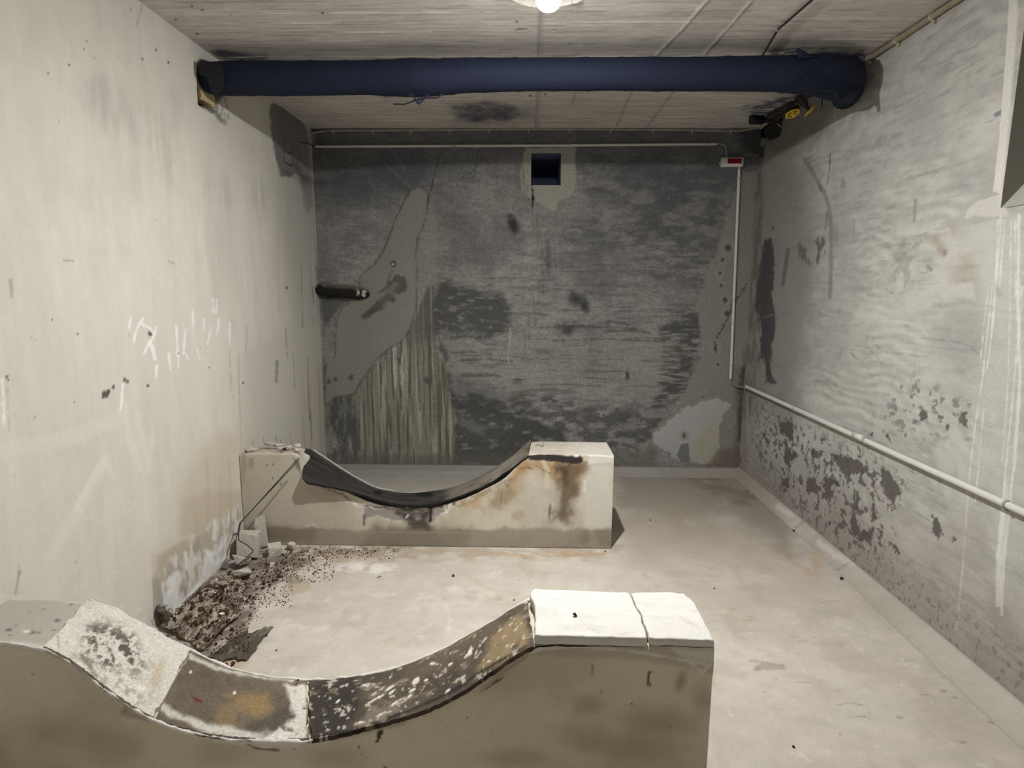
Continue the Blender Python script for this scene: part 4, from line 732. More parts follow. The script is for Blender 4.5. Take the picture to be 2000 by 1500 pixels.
# ragged mortar bead along the back rim of the hollow
bead = prof_line(bk, NYB+.004, -1.34, .03, .008, 200); bead[:, 2] += .009*(fbm(bead[:, 0]*34, bead[:, 0]*0, 5, 3)-.5); bead[:, 1] += .008*(fbm(bead[:, 0]*30, bead[:, 0]*0+3, 4, 5)-.5)
V_, F_ = tube(bead, .0015+.013*np.clip(fbm(bead[:, 0]*26, bead[:, 0]*0+2, 4, 6)-.28, 0, 1), 8); o = mesh_obj('mortar_bead', V_, F_, M['white'], smooth=True); adopt(near, o)
bead = prof_line(fr, NYF-.004, -1.56, -.57, .004, 260); bead[:, 2] += .010*(fbm(bead[:, 0]*34, bead[:, 0]*0+7, 5, 3)-.5); bead[:, 1] += .006*(fbm(bead[:, 0]*30, bead[:, 0]*0+3, 4, 5)-.5)
V_, F_ = tube(bead, .001+.018*np.clip(fbm(bead[:, 0]*30, bead[:, 0]*0+5, 5, 6)-.32, 0, 1), 8); o = mesh_obj('mortar_bead', V_, F_, M['white'], smooth=True); adopt(near, o)
# cracked white cap, two slabs
def pl_cap(p):
    p.vary(6, 10, .05, 4, 3); p.vary(40, 40, .04, 4, 5); p.speck(9, 30, .56, .72, (.52, .51, .49), .45, 4, 4); p.vary(20, 24, .06, 4, 8)
    for a, b in [((1190, 1245), (1230, 1235)), ((1150, 1225), (1170, 1236)), ((1080, 1170), (1120, 1174)), ((1240, 1178), (1275, 1180))]: p.line([a, b], 5, (.50, .49, .47), .5, soft=3, rough=4, sc=40)
    for i in range(6):                              # boot print
        x = 1322+i*6; p.line([(x, 1206+i*3), (x+11, 1204+i*3), (x+9, 1212+i*3), (x+18, 1212+i*3)], 2, (.50, .47, .42), .5, soft=1)
def slab(name, outline, ztop, th, rag=.003):
    """outline: list of (x,y) counter-clockwise; chipped edges, slightly domed rim"""
    pts = resample(np.array([(a, b, 0) for a, b in outline+outline[:1]]), 160)[:-1]; c = pts.mean(0)
    k = np.arange(len(pts)); pts[:, :2] += rag*2*(np.stack([fbm(k*.35, k*0, 3, 4), fbm(k*.35, k*0+4, 3, 7)], -1)-.5)
    rings = [(1.0, -th), (1.0, -.007), (.992, -.002), (.975, 0), (.93, 0), (.80, 0), (.66, 0), (.52, 0), (.38, 0), (.24, 0), (.1, 0), (0.003, 0)]
    sc_ = np.linspace(.94, .0005, 26); rings = rings[:4]+[(s_, 0) for s_ in sc_]
    P = np.stack([np.stack([c[0]+(pts[:, 0]-c[0])*r, c[1]+(pts[:, 1]-c[1])*r, ztop(c[0]+(pts[:, 0]-c[0])*r)+dz+(rag*.8*(fbm(k*.22, k*0+i, 3, 5)-.5) if i < 1 else 0)], -1) for i, (r, dz) in enumerate(rings)], 0)
    P = np.concatenate([P, P[:, :1]], 1); p = Paint(P, P[..., :2], (.63, .62, .595)); pl_cap(p); g = GB(); g.add(P, p.col, True)
    Bq = np.stack([P[0], np.tile(P[0].mean(0), (P.shape[1], 1))]); g.add(Bq, np.tile((.6, .58, .54), (2, P.shape[1], 1)))
    o = g.build(name, M['saddle']); return o
cr = [(1231, 1157), (1236, 1168), (1240, 1180), (1247, 1191), (1254, 1203), (1256, 1217), (1263, 1230), (1265, 1242)]
crk = [tuple(un(a, b, 2, .545)[:2]) for a, b in cr]
zt = lambda x: .545+.0*x
L_ = [(.036, NYF-.004), (crk[-1][0]-.0020, NYF-.008)]+[(a-.0020, b) for a, b in crk[::-1][1:]]+[(.035, NYB+.01), (.026, NYB-.02), (.04, NYB-.1)]
R_ = [(crk[-1][0]+.0020, NYF-.008), (NXE-.006, NYF-.012), (NXE-.004, NYF+.02), (NXE-.004, NYB-.05), (NXE-.02, NYB-.005), (NXE-.06, NYB+.004)]+[(a+.0020, b) for a, b in crk[:-1]]
o = slab('cap_slab', L_, zt, .025); adopt(near, o); o = slab('cap_slab', R_, lambda x: .545-.008*(x-.3), .020); adopt(near, o)
# thin dark sheet standing in for the shade in the gap under the slabs
V_, F_ = box_geo((.27, NYF+.120, .5165), (.44, .20, .006)); o = mesh_obj('gap_shade', V_, F_, M['sheetd']); adopt(near, o)

# far saddle -----------------------------------------------------------------
FYF, FYB, FXE = 3.19, 3.49, .503
frp = [(470, 889), (500, 885), (540, 886), (575, 886), (584, 896), (592, 930), (620, 946), (660, 954), (700, 972), (735, 985), (765, 990), (800, 991), (845, 991), (870, 985), (905, 975), (945, 957), (985, 935), (1008, 912), (1030, 893), (1040, 889), (1120, 888), (1185, 889)]
fr2 = [(q[0], q[2]) for q in edge_line(frp, FYF)]
bkp = [(480, 873), (580, 874), (604, 882), (640, 904), (670, 924), (700, 942), (735, 958), (790, 968), (850, 963), (900, 951), (950, 928), (1000, 896), (1025, 873), (1042, 863), (1100, 863), (1180, 864)]
bk2 = [(q[0], q[2]) for q in edge_line(bkp, FYB)]
xs2 = span((-1.573, FXE, .006)); z2f = smooth_prof([(-1.573, fr2[0][1])]+fr2+[(FXE, fr2[-1][1]-.004)], xs2); z2b = smooth_prof([(-1.573, bk2[0][1])]+bk2+[(FXE, bk2[-1][1])], xs2)
z2f = np.where(xs2 > FXE-.03, np.minimum(z2f, z2f[-1]), z2f)
def ptf2(p):
    p.vary(2.5, 2.5, .12, 4, 3); p.vary(12, 12, .12, 5, 5); p.vary(40, 40, .08, 3, 8); p.speck(9, 5, .58, .74, (.42, .37, .28), .55, 5, 14); p.vary(2.6, 2.2, .45, 4, 9, (.50, .46, .37))
    p.poly([(470, 890), (600, 900), (690, 980), (690, 1040), (470, 1040)], (.47, .44, .375), .6, soft=18, rough=12, sc=9)
    p.poly([(1120, 900), (1200, 890), (1200, 1040), (1140, 1030)], (.66, .645, .585), .8, soft=20, rough=14, sc=10)
    p.poly([(870, 990), (1000, 940), (1010, 1040), (880, 1040)], (.62, .575, .47), .5, soft=20, rough=14, sc=10)
    # ochre and black stains
    oc = (.40, .26, .115)
    p.poly([(1020, 900), (1060, 892), (1130, 898), (1150, 925), (1120, 960), (1080, 940), (1040, 920), (1000, 935)], oc, .85, soft=12, rough=14, sc=14, tx=(12, 7, .05, .45, 4))
    p.poly([(1085, 905), (1140, 910), (1130, 960), (1110, 1020), (1080, 1015), (1090, 960)], (.15, .11, .07), .88, soft=12, rough=16, sc=14, tx=(12, 6, .05, .48, 7)); p.poly([(1082, 915), (1110, 915), (1108, 950), (1085, 940)], (.07, .05, .036), .85, soft=8, rough=12, sc=22, tx=(24, 10, .1, .5, 2))
    p.poly([(1000, 925), (1030, 905), (1020, 960), (985, 985)], oc, .4, soft=14, rough=10); p.poly([(965, 955), (1010, 925), (1000, 985), (950, 1000)], (.30, .21, .115), .7, soft=12, rough=12, tx=(12, 6, .1, .5, 3))
    p.poly([(900, 985), (945, 962), (935, 990), (905, 1003)], oc, .5, soft=8, rough=9)
    for pts, ww, c, op in [([(1075, 985), (1073, 1012)], 2.5, (.06, .055, .05), .85), ([(980, 960), (978, 985)], 2.5, (.2, .15, .1), .6), ([(1101, 960), (1096, 1015)], 10, (.15, .12, .09), .5), ([(1143, 940), (1142, 958)], 4, (.78, .77, .72), .8), ([(1060, 898), (1070, 920), (1068, 950)], 9, (.66, .60, .48), .6), ([(765, 1010), (764, 1020)], 3, (.3, .25, .2), .5)]: p.line(pts, ww, c, op, soft=2, rough=2.5, sc=40)
    p.blob(1012, 1006, 13, 9, (.42, .36, .24), .7, soft=.4, rough=.6, sc=30)
    for pts in [[(1008, 912), (1020, 915), (1028, 912), (1040, 916), (1046, 912)], [(1044, 908), (1060, 918), (1075, 925)], [(1080, 910), (1086, 916), (1105, 913), (1116, 905)], [(1000, 935), (985, 942), (992, 950)]]:
        p.line(pts, 1.6, (.05, .04, .03), .85, soft=.8, rough=1.5, sc=60)
    p.line([(1038, 891), (1080, 894), (1100, 898), (1132, 898)], 15, (.022, .02, .022), .95, -.003, soft=1.5, rough=3, sc=35); p.line([(1060, 888), (1130, 896)], 5, (.03, .028, .028), .8, soft=2, rough=3)
    p.poly([(1150, 888), (1197, 888), (1197, 905), (1165, 905), (1148, 910)], (.72, .71, .67), .9, .002, soft=2, rough=3); p.blob(1125, 888, 5, 5, (.8, .79, .75), .95, rough=.8, sc=50)
    # spalled band under the lining
    p.poly([(628, 950), (672, 962), (700, 978), (745, 988), (760, 990), (742, 996), (700, 988), (690, 985), (676, 972), (650, 966)], (.46, .43, .375), .9, -.004, soft=2.5, rough=5, sc=35, tx=(40, 40, .1, .4, 3))
    p.line([(690, 983), (720, 984), (742, 990)], 5, (.78, .76, .71), .85, soft=2, rough=4, sc=40); p.line([(630, 952), (668, 966), (690, 984)], 3, (.12, .10, .08), .7, soft=1.5, rough=4, sc=40)
    p.poly([(600, 950), (640, 955), (680, 990), (660, 1000), (600, 960)], (.37, .32, .24), .4, soft=10, rough=6)  # brownish shadow below the overhanging liner, painted on the front face
    p.poly([(712, 990), (760, 992), (860, 992), (872, 985), (875, 1000), (850, 1010), (845, 1018), (812, 1014), (770, 1020), (735, 1010), (712, 1014)], (.27, .255, .255), .8, -.004, soft=3, rough=7, sc=25, tx=(20, 20, .05, .4, 5))
    p.poly([(775, 1000), (840, 995), (838, 1020), (850, 1045), (868, 1070), (745, 1070), (745, 1055), (800, 1030), (790, 1015)], (.05, .04, .032), .92, soft=8, rough=12, sc=18, tx=(14, 14, -.1, .36, 2))
    p.poly([(735, 1030), (920, 1030), (900, 1072), (700, 1072)], (.15, .12, .092), .78, soft=14, rough=12, sc=12)
    p.line([(750, 985), (800, 992), (845, 990), (885, 982)], 8, (.02, .018, .018), .85, soft=2.5, rough=5, sc=30); p.line([(840, 985), (842, 1002), (840, 1018)], 5, (.015, .014, .016), .95, soft=1.2, rough=1.5); p.line([(711, 1006), (711, 1025)], 4, (.05, .045, .04), .85, soft=1.5, rough=1)
    p.line([(868, 988), (872, 1000), (880, 985)], 6, (.74, .72, .66), .8, soft=2, rough=3); p.line([(785, 988), (790, 985), (795, 990)], 4, (.8, .78, .74), .9, soft=1, rough=2, sc=50); p.line([(793, 1012), (797, 1006)], 3, (.75, .74, .71), .8, soft=1, rough=2)
    p.poly([(880, 984), (920, 968), (980, 938), (1005, 930), (960, 960), (900, 990)], (.30, .22, .13), .6, soft=3, rough=6, sc=30, tx=(40, 40, .3, .5, 2))
    # damp base band
    p.poly([(470, 1026), (500, 1030), (640, 1033), (760, 1036), (880, 1036), (1000, 1032), (1196, 1034), (1200, 1080), (470, 1080)], (.27, .245, .195), .78, soft=4, rough=8, sc=12); p.line([(470, 1037), (800, 1040), (1195, 1042)], 1.6, (.36, .33, .27), .6, soft=.8)
    p.poly([(490, 1025), (620, 1030), (610, 1058), (500, 1055)], (.19, .155, .115), .5, soft=8, rough=8); p.poly([(1160, 1035), (1197, 1030), (1197, 1072), (1170, 1065)], (.20, .18, .135), .6, soft=6, rough=7)
    p.line([(600, 1027), (612, 1024), (622, 1030)], 5, (.66, .64, .58), .7, soft=3, rough=3); p.blob(1142, 1050, 12, 13, (.19, .165, .125), .5, soft=.4, rough=.4)
    p.line([(470, 1066), (560, 1068), (900, 1070), (1196, 1074)], 6, (.11, .085, .06), .7, soft=3, rough=4, sc=25)
    p.poly([(486, 895), (497, 893), (494, 915), (486, 912)], (.30, .21, .12), .6, soft=4, rough=4); p.poly([(470, 880), (482, 890), (480, 930), (470, 960)], (.30, .27, .22), .6, soft=5, rough=4)
    p.poly([(572, 893), (586, 905), (590, 925), (580, 915)], (.14, .11, .07), .7, soft=3, rough=3)
    for x, y in [(522, 908), (533, 907), (533, 934), (548, 945)]: p.blob(x, y, 1.6, 2.6, (.12, .1, .08), .8)
def ptt2(p):
    p.vary(6, 10, .12, 4, 2); p.vary(30, 40, .10, 4, 4)
    p.poly([(470, 865), (585, 870), (590, 895), (470, 893)], (.47, .42, .345), .8, .004, soft=4, rough=3); p.speck(40, 50, .62, .7, (.11, .09, .075), .8, 3, 3, p.mask_poly([(465, 865), (590, 868), (590, 895), (465, 895)], soft=4))
    p.poly([(1030, 855), (1140, 858), (1130, 888), (1040, 888)], (.36, .32, .265), .6, soft=8, rough=8, sc=14, tx=(10, 30, .2, .55, 3)); p.poly([(1120, 858), (1200, 862), (1200, 890), (1100, 888)], (.55, .53, .48), .5, soft=10)
    p.line([(1045, 871), (1052, 869), (1060, 872), (1062, 862)], 1.5, (.08, .07, .05), .8, soft=.8, rough=1)
far = thing('tank_saddle', 'far concrete tank saddle with sagging black liner in front of the back wall', 'tank saddle', (-.53, 3.34, 0))
body = saddle_body('saddle_body', xs2, FYF, FYB, z2f, z2b, ptf2, ptt2, lambda p: p.vary(5, 5, .1, 4, 2, None), None, M['saddle'], (.545, .51, .435)); adopt(far, body)
def liner2(p):
    p.vary(5, 40, .7, 5, 2); p.vary(30, 60, .4, 4, 4); p.vary(4, 24, 1.2, 4, 7, (.085, .078, .070))
    p.poly([(880, 990), (950, 950), (1040, 870), (1040, 850), (1000, 875), (930, 925), (870, 955)], (.20, .18, .15), .85, soft=14, rough=12, sc=10, tx=(10, 60, .15, .5, 4))
    p.poly([(960, 945), (1035, 885), (1020, 880), (940, 940)], (.36, .325, .26), .75, soft=6, rough=6, tx=(8, 60, .3, .55, 6)); p.blob(830, 965, 18, 6, (.006, .007, .010), .9, rough=.4); p.blob(738, 962, 8, 5, (.008, .008, .01), .9, rough=.5)
    p.line([(700, 938), (735, 953), (770, 958)], 6, (.10, .095, .085), .6, soft=3, rough=3); p.line([(760, 955), (850, 958), (900, 950)], 3, (.16, .145, .12), .6, soft=2, rough=3)
Fp = [(-1.246, 3.11), (None, None)]
lf = [(591, 931, 3.13), (600, 941, 3.13), (620, 945, 3.14), (645, 950, 3.15), (680, 958, 3.165), (715, 968, 3.175), (750, 979, 3.18), (775, 984, 3.18), (805, 986, 3.18), (850, 983, 3.182), (900, 967, 3.185), (950, 946, 3.187), (1000, 913, 3.188), (1032, 889, 3.188)]
lb = [(596, 876, 3.42), (608, 878, 3.44), (640, 899, 3.46), (670, 919, 3.47), (700, 937, 3.48), (735, 953, 3.485), (790, 963, 3.49), (850, 958, 3.49), (900, 946, 3.49), (950, 923, 3.49), (1000, 891, 3.49), (1025, 867, 3.49), (1038, 857, 3.49)]
o = strip('tar_liner', spline([un(a, b, 1, y) for a, b, y in lf], 6), spline([un(a, b, 1, y) for a, b, y in lb], 6), .012, liner2, (.034, .031, .030), M['lining'], n=200, m_=40, edge=.006, col_side=(.02, .02, .02)); o['label'] = 'stiff black tarred liner'; adopt(far, o)
rb = np.array([un(a, b-1, 1, 3.495) for a, b in [(612, 880), (640, 898), (670, 918), (700, 936), (735, 953), (770, 960)]]); rb = spline(rb, 8)
V_, F_ = tube(rb, .005+.004*fbm(rb[:, 0]*20, rb[:, 0]*0, 3, 3)-.002, 8); o = mesh_obj('mortar_bead', V_, F_, M['rubble']); adopt(far, o)
for i in range(9):
    v, f = hull_geo(14, (.05+.03*rng.random(), .05, .025), 40+i, .002); v = v+np.array([-1.54+.033*i+.01*rng.random(), 3.24+.16*rng.random(), fr2[1][1]+.004])
    o = mesh_obj('mortar_crumb', v, f, M['rubble']); adopt(far, o)
# ------------------------------------------------------------------ lamp
BX, BY, BZ = .080, 2.275, 2.452
lamp = thing('ceiling_lamp', 'bare glowing bulb hanging in the round ceiling recess', 'lamp', (BX, BY, BZ))
a = np.linspace(0, math.radians(104), 11); R = .047; seg = 20
V = [(BX, BY, BZ-R)]; Fc = []
for t in a[1:]:
    for k in range(seg): V.append((BX+R*math.sin(t)*math.cos(2*math.pi*k/seg), BY+R*math.sin(t)*math.sin(2*math.pi*k/seg), BZ-R*math.cos(t)))
for k in range(seg): Fc.append((0, 1+(k+1) % seg, 1+k))
for i in range(len(a)-2):
    for k in range(seg): Fc.append((1+i*seg+k, 1+i*seg+(k+1) % seg, 1+(i+1)*seg+(k+1) % seg, 1+(i+1)*seg+k))
bulb = mesh_obj('bulb', V, Fc, M['bulb'], smooth=True)
base = tube_obj('lamp_base', [(BX, BY, BZ+.0105), (BX, BY, BZ+.02), (BX, BY, BZ+.05), (BX, BY, BZ+.075)], [.0468, .044, .030, .026], M['ceramic'], seg=20)
sock = tube_obj('socket', [(BX, BY, BZ+.076), (BX, BY, BZ+.12), (BX, BY, BZ+.125), (BX, BY, BZ+.205)], [.024, .024, .006, .006], M['black'], seg=16)
adopt(lamp, bulb, base, sock)

# ------------------------------------------------------------------ clips for cables and conduits
def clip_geo(c, axis, out, r, wd=.009, tab=.018, side=-1):
    """band round a pipe at c running along axis; out = unit vector away from the wall; tab on one side with a nail head"""
    c = np.asarray(c, float); axis = np.asarray(axis, float); axis /= np.linalg.norm(axis); out = np.asarray(out, float); sd = np.cross(axis, out)*side
    a = np.linspace(-np.pi*.62, np.pi*.62, 15); V = []; Fc = []
    for i, t in enumerate(a):
        d = math.cos(t)*out+math.sin(t)*sd
        for rr in (r*1.02, r*1.28):
            for s in (-wd/2, wd/2): V.append(c+d*rr+axis*s)
    for i in range(len(a)-1):
        b = 4*i; n = b+4
        Fc += [(b+2, b+3, n+3, n+2), (b, n, n+1, b+1), (b, b+2, n+2, n), (b+1, n+1, n+3, b+3)]
    Fc += [(0, 1, 3, 2), (4*(len(a)-1), 4*(len(a)-1)+2, 4*(len(a)-1)+3, 4*(len(a)-1)+1)]
    V = np.array(V)
    R_ = np.stack([axis, sd, out], 1)
    tv, tf = box_geo((0, 0, 0), (wd*1.1, tab, r*.9), bevel=r*.12); tv = tv@R_.T+c+sd*(r*1.1+tab/2)-out*r*.45
    nv, nf = tube([c+sd*(r*1.1+tab*.55)-out*r*.1, c+sd*(r*1.1+tab*.55)+out*r*.22], r*.28, 8)
    return join_geo([(V, Fc), (tv, tf), (nv, nf)])
def run(name, label, cat, path, r, mat, clips, cmat, out, part='sheath', seg=12, group=None, side=-1, tab=.016):
    path = np.asarray(path, float); root = thing(name, label, cat, tuple(path[len(path)//2]-np.array([0, 0, r])), group)
    o = tube_obj(part, path, r, mat, seg=seg); adopt(root, o)
    for c in clips:
        i = np.argmin(((path-c)**2).sum(1)); j = min(i+1, len(path)-1); k = max(i-1, 0)
        V_, F_ = clip_geo(path[i], path[j]-path[k], out, r, tab=tab, side=side); q = mesh_obj('mounting_clip', V_, F_, cmat); adopt(root, q)
    return root
yb = YB-.006
# upper grey cable along the top of the back wall
cy = yb-.016
pts = [un(x, y, 1, cy) for x, y in [(608, 261), (622, 257.5), (650, 255), (728, 254.5), (802, 254), (878, 253.5), (956, 252.5), (1032, 252), (1112, 252), (1193, 252.5), (1275, 253), (1352, 254), (1400, 255), (1427, 255), (1450, 254.5)]]+[un(1474, 250, 1, cy-.02), un(1490, 246, 1, cy-.06), un(1500, 240, 1, cy-.12)]
run('ceiling_cable', 'thick grey cable clipped along the top of the back wall under the ceiling', 'cable', spline(pts, 10), .0095, M['beige2'], [un(x, 253.5, 1, cy) for x in (651, 728, 802, 877, 956, 1032, 1112, 1193, 1275, 1352, 1426)], M['clipg'], (0, -1, 0), side=1)
# long thin white conduit below it
cy = yb-.014
pts = [un(x, y, 1, cy) for x, y in [(616, 286), (640, 286.2), (885, 285), (1112, 284), (1386, 281.5), (1400, 281.3)]]
path = np.vstack([np.linspace(a, b, 14) for a, b in zip(pts[:-1], pts[1:])])
t = run('conduit', 'long white conduit running level across the back wall above the vent', 'conduit', path, .0092, M['pvc'], [un(x, 285, 1, cy) for x in (638, 885, 1112, 1386)], M['clipg'], (0, -1, 0), part='tube', side=1, tab=.006)
o = tube_obj('coupling', [un(927, 284.8, 1, cy), un(938, 284.7, 1, cy)], .0112, M['pvc']); adopt(t, o)
wl = spline([un(586, 277.5, 0, XL+.006), un(600, 280, 0, XL+.008), un(609, 283, 1, cy), un(617, 286, 1, cy)], 8)
o = tube_obj('lead', wl, .0022, M['black'], seg=6); adopt(t, o)
wl = spline([un(1398, 281.3, 1, cy), un(1408, 281.2, 1, cy), un(1415, 284, 1, cy), un(1418.5, 292, 1, cy), un(1419, 309, 1, cy)], 8)
o = tube_obj('lead', wl, .0035, M['clipg'], seg=8); adopt(t, o)
# alarm box with red window
y0 = yb-.055; a = un(1411, 324, 1, y0); b = un(1453.5, 307, 1, y0); c = (a+b)/2; w_ = b[0]-a[0]; h_ = b[2]-a[2]
box = thing('alarm_box', 'small white box with a dark red window high by the right corner', 'alarm box', (c[0], y0+.027, a[2]))
V_, F_ = box_geo((c[0], y0+.032, c[2]), (w_+.004, .044, h_+.004), bevel=.004); o1 = mesh_obj('housing', V_, F_, M['boxw'])
V_, F_ = box_geo((c[0], y0+.008, c[2]), (w_-.008, .016, h_-.008), bevel=.005); o2 = mesh_obj('cover', V_, F_, M['boxw'])
l0 = un(1421, 319.5, 1, y0); l1 = un(1448, 309.5, 1, y0); lc = (l0+l1)/2; lw = l1[0]-l0[0]; lh = l1[2]-l0[2]
V_, F_ = box_geo((lc[0], y0, lc[2]), (lw, .007, lh), bevel=.001); rib = [(V_, F_)]
for k in range(5): rib.append(box_geo((lc[0], y0-.004, lc[2]-lh*.4+lh*.2*k), (lw*.97, .003, lh*.09)))
V_, F_ = join_geo(rib); o3 = mesh_obj('red_window', V_, F_, M['red']); o3['label'] = 'ribbed dark red lens'
adopt(box, o1, o2, o3)
for sx in (-1, 1):
    V_, F_ = box_geo((c[0]+sx*(w_/2+.006), y0+.040, c[2]-.004), (.010, .022, .012), bevel=.002); o = mesh_obj('lug', V_, F_, M['boxw']); adopt(box, o)
o = tube_obj('side_lead', spline([un(1452, 303.5, 1, yb-.006), un(1460, 301.5, 1, yb-.006), un(1470, 302, 1, yb-.006), un(1481, 304, 1, yb-.006)], 8), .0022, M['clipg'], seg=6); adopt(box, o)
# vertical conduit from the box down
cy = yb-.014
top, bot = un(1444, 330, 1, cy), un(1427, 741, 1, cy)
path = np.linspace(top, bot, 70)
t = run('conduit', 'upright white conduit dropping from the alarm box down the back wall', 'conduit', path, .0105, M['pvc'], [un(x, y, 1, cy) for x, y in [(1442.5, 348), (1433, 586), (1431, 631), (1428, 715)]], M['clipg'], (0, -1, 0), part='tube', side=1, tab=.006)
o = tube_obj('lead', [un(1444, 322, 1, cy), un(1444, 332, 1, cy)], .005, M['boxw'], seg=8); adopt(t, o)
# long conduit on the right wall
cx = XR-.022
p0, p1 = un(1457, 755, 0, cx), un(2000, 1002, 0, cx); p0 = np.array([cx, min(p0[1], YB-.05), p0[2]]); p1 = np.array([cx, 1.2, p1[2]])
path = np.linspace(p0, p1, 160)
t = run('conduit', 'long white conduit running level along the right wall at knee height', 'conduit', path, .0135, M['pvc'], [un(x, y, 0, cx) for x, y in [(1553, 797), (1690, 860), (1967, 986)]], M['clipg'], (-1, 0, 0), part='tube', side=1, tab=.008)
a = un(1668, 849, 0, cx); o = tube_obj('coupling', [a, a+np.array([0, -.09, 0])], .0158, M['pvc']); adopt(t, o)
w3 = spline([un(1427.5, 738, 1, cy), un(1427.5, 745, 1, cy), un(1431, 750, 1, cy-.004), un(1438, 754, 1, cy-.01), un(1447, 755.5, 1, cy-.02), p0+np.array([0, .01, 0]), p0+np.array([0, -.03, 0])], 8)
o = tube_obj('earth_wire', w3, .0042, M['gy'], seg=8); recentre(o); tag(o, 'green and yellow wire bridging two white conduits in the back right corner', 'wire')
# beige cable along the top right edge
cx, cz = XR-.016, 2.583
path = np.linspace((cx, 3.26, cz), (cx, 1.2, cz), 120)
run('ceiling_cable', 'beige cable clipped along the joint of ceiling and right wall', 'cable', path, .0125, M['beige'], [un(x, y, 0, cx) for x, y in [(1697, 113), (1754, 73), (1822, 32)]]+[(cx, 2.35, cz), (cx, 2.05, cz)], M['clip'], (-1, 0, 0), side=1, tab=.014)
# thin dark cable stapled on the ceiling
cz = H-.012
pts = np.vstack([np.linspace(un(1484, 118, 2, cz), un(1519, 58, 2, cz), 12), np.linspace(un(1519, 58, 2, cz), un(1588, -2, 2, cz), 16)[1:]]); d = pts[-1]-pts[-5]; pts = np.vstack([pts, pts[-1]+d*3])
run('thin_cable', 'thin dark cable stapled across the ceiling in front of the tarred pipe', 'cable', pts, .0048, M['iron'], [un(1519, 58, 2, cz)], M['clipg'], (0, 0, -1), seg=8, tab=.012)

# ------------------------------------------------------------------ large tar-wrapped pipe under the ceiling
PZ = 2.462
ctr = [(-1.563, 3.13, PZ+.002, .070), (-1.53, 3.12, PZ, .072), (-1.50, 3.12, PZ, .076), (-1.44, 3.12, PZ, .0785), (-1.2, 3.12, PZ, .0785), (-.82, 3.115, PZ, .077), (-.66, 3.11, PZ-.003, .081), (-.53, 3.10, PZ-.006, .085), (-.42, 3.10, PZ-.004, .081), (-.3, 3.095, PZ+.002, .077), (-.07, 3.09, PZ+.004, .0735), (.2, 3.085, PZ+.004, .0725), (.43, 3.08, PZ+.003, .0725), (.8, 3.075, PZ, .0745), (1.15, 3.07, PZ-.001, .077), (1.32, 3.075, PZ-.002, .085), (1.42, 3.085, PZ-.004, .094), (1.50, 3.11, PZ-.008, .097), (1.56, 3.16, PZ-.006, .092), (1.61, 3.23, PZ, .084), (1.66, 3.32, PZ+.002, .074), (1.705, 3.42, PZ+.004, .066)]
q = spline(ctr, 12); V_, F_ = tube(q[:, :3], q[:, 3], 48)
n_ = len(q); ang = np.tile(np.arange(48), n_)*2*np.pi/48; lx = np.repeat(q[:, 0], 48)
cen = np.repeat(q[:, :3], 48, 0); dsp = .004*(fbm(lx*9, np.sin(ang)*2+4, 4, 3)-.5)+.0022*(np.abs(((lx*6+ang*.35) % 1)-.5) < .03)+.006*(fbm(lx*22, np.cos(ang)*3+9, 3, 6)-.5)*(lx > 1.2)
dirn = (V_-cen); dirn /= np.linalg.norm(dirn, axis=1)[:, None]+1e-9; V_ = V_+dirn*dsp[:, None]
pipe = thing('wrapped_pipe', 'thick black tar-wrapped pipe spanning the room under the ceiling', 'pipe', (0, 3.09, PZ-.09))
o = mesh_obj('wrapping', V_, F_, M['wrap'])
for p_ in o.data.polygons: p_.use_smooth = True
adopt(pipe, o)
def flap(name, pts, th, mat, y_out, sub=3):
    """torn sheet of wrapping: polygon of 3-D points, thickened"""
    P = np.array(pts, float); n = len(P); c = P.mean(0); Q = P+np.array(y_out)*th
    V = np.vstack([P, Q, c[None], (c+np.array(y_out)*th*1.8)[None]]); Fc = []
    for i in range(n):
        j = (i+1) % n; Fc += [(i, j, 2*n), (n+j, n+i, 2*n+1), (i, n+i, n+j, j)]
    return mesh_obj(name, V, Fc, mat)
yy = 3.02
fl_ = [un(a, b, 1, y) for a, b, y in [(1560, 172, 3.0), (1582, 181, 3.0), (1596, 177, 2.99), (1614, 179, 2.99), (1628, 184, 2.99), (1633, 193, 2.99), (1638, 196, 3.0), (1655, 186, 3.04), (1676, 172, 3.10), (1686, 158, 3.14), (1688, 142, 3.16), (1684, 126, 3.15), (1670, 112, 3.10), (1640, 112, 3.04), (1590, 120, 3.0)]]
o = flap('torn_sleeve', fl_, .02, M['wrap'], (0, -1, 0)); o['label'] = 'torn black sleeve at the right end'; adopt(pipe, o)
fl_ = [un(a, b, 1, y) for a, b, y in [(391, 126, 3.02), (396, 118, 3.02), (412, 123, 3.02), (425, 123, 3.02), (436, 130, 3.02), (440, 160, 3.02), (436, 178, 3.02), (428, 186, 3.02), (422, 190, 3.02), (417, 180, 3.02), (411, 168, 3.02), (406, 152, 3.02), (398, 149, 3.02), (391, 146, 3.02)]]
o = flap('torn_sleeve', fl_, .012, M['black'], (0, -1, 0)); o['label'] = 'ragged black tar at the left wall'; adopt(pipe, o)
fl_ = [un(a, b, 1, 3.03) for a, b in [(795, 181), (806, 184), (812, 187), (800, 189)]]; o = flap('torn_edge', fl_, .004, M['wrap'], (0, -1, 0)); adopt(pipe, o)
sl = [un(a, b, 1, 3.0) for a, b in [(1555, 96), (1558, 96), (1590, 113), (1560, 117)]]; o = flap('torn_edge', sl, .01, M['wrap'], (0, -1, 0)); adopt(pipe, o)
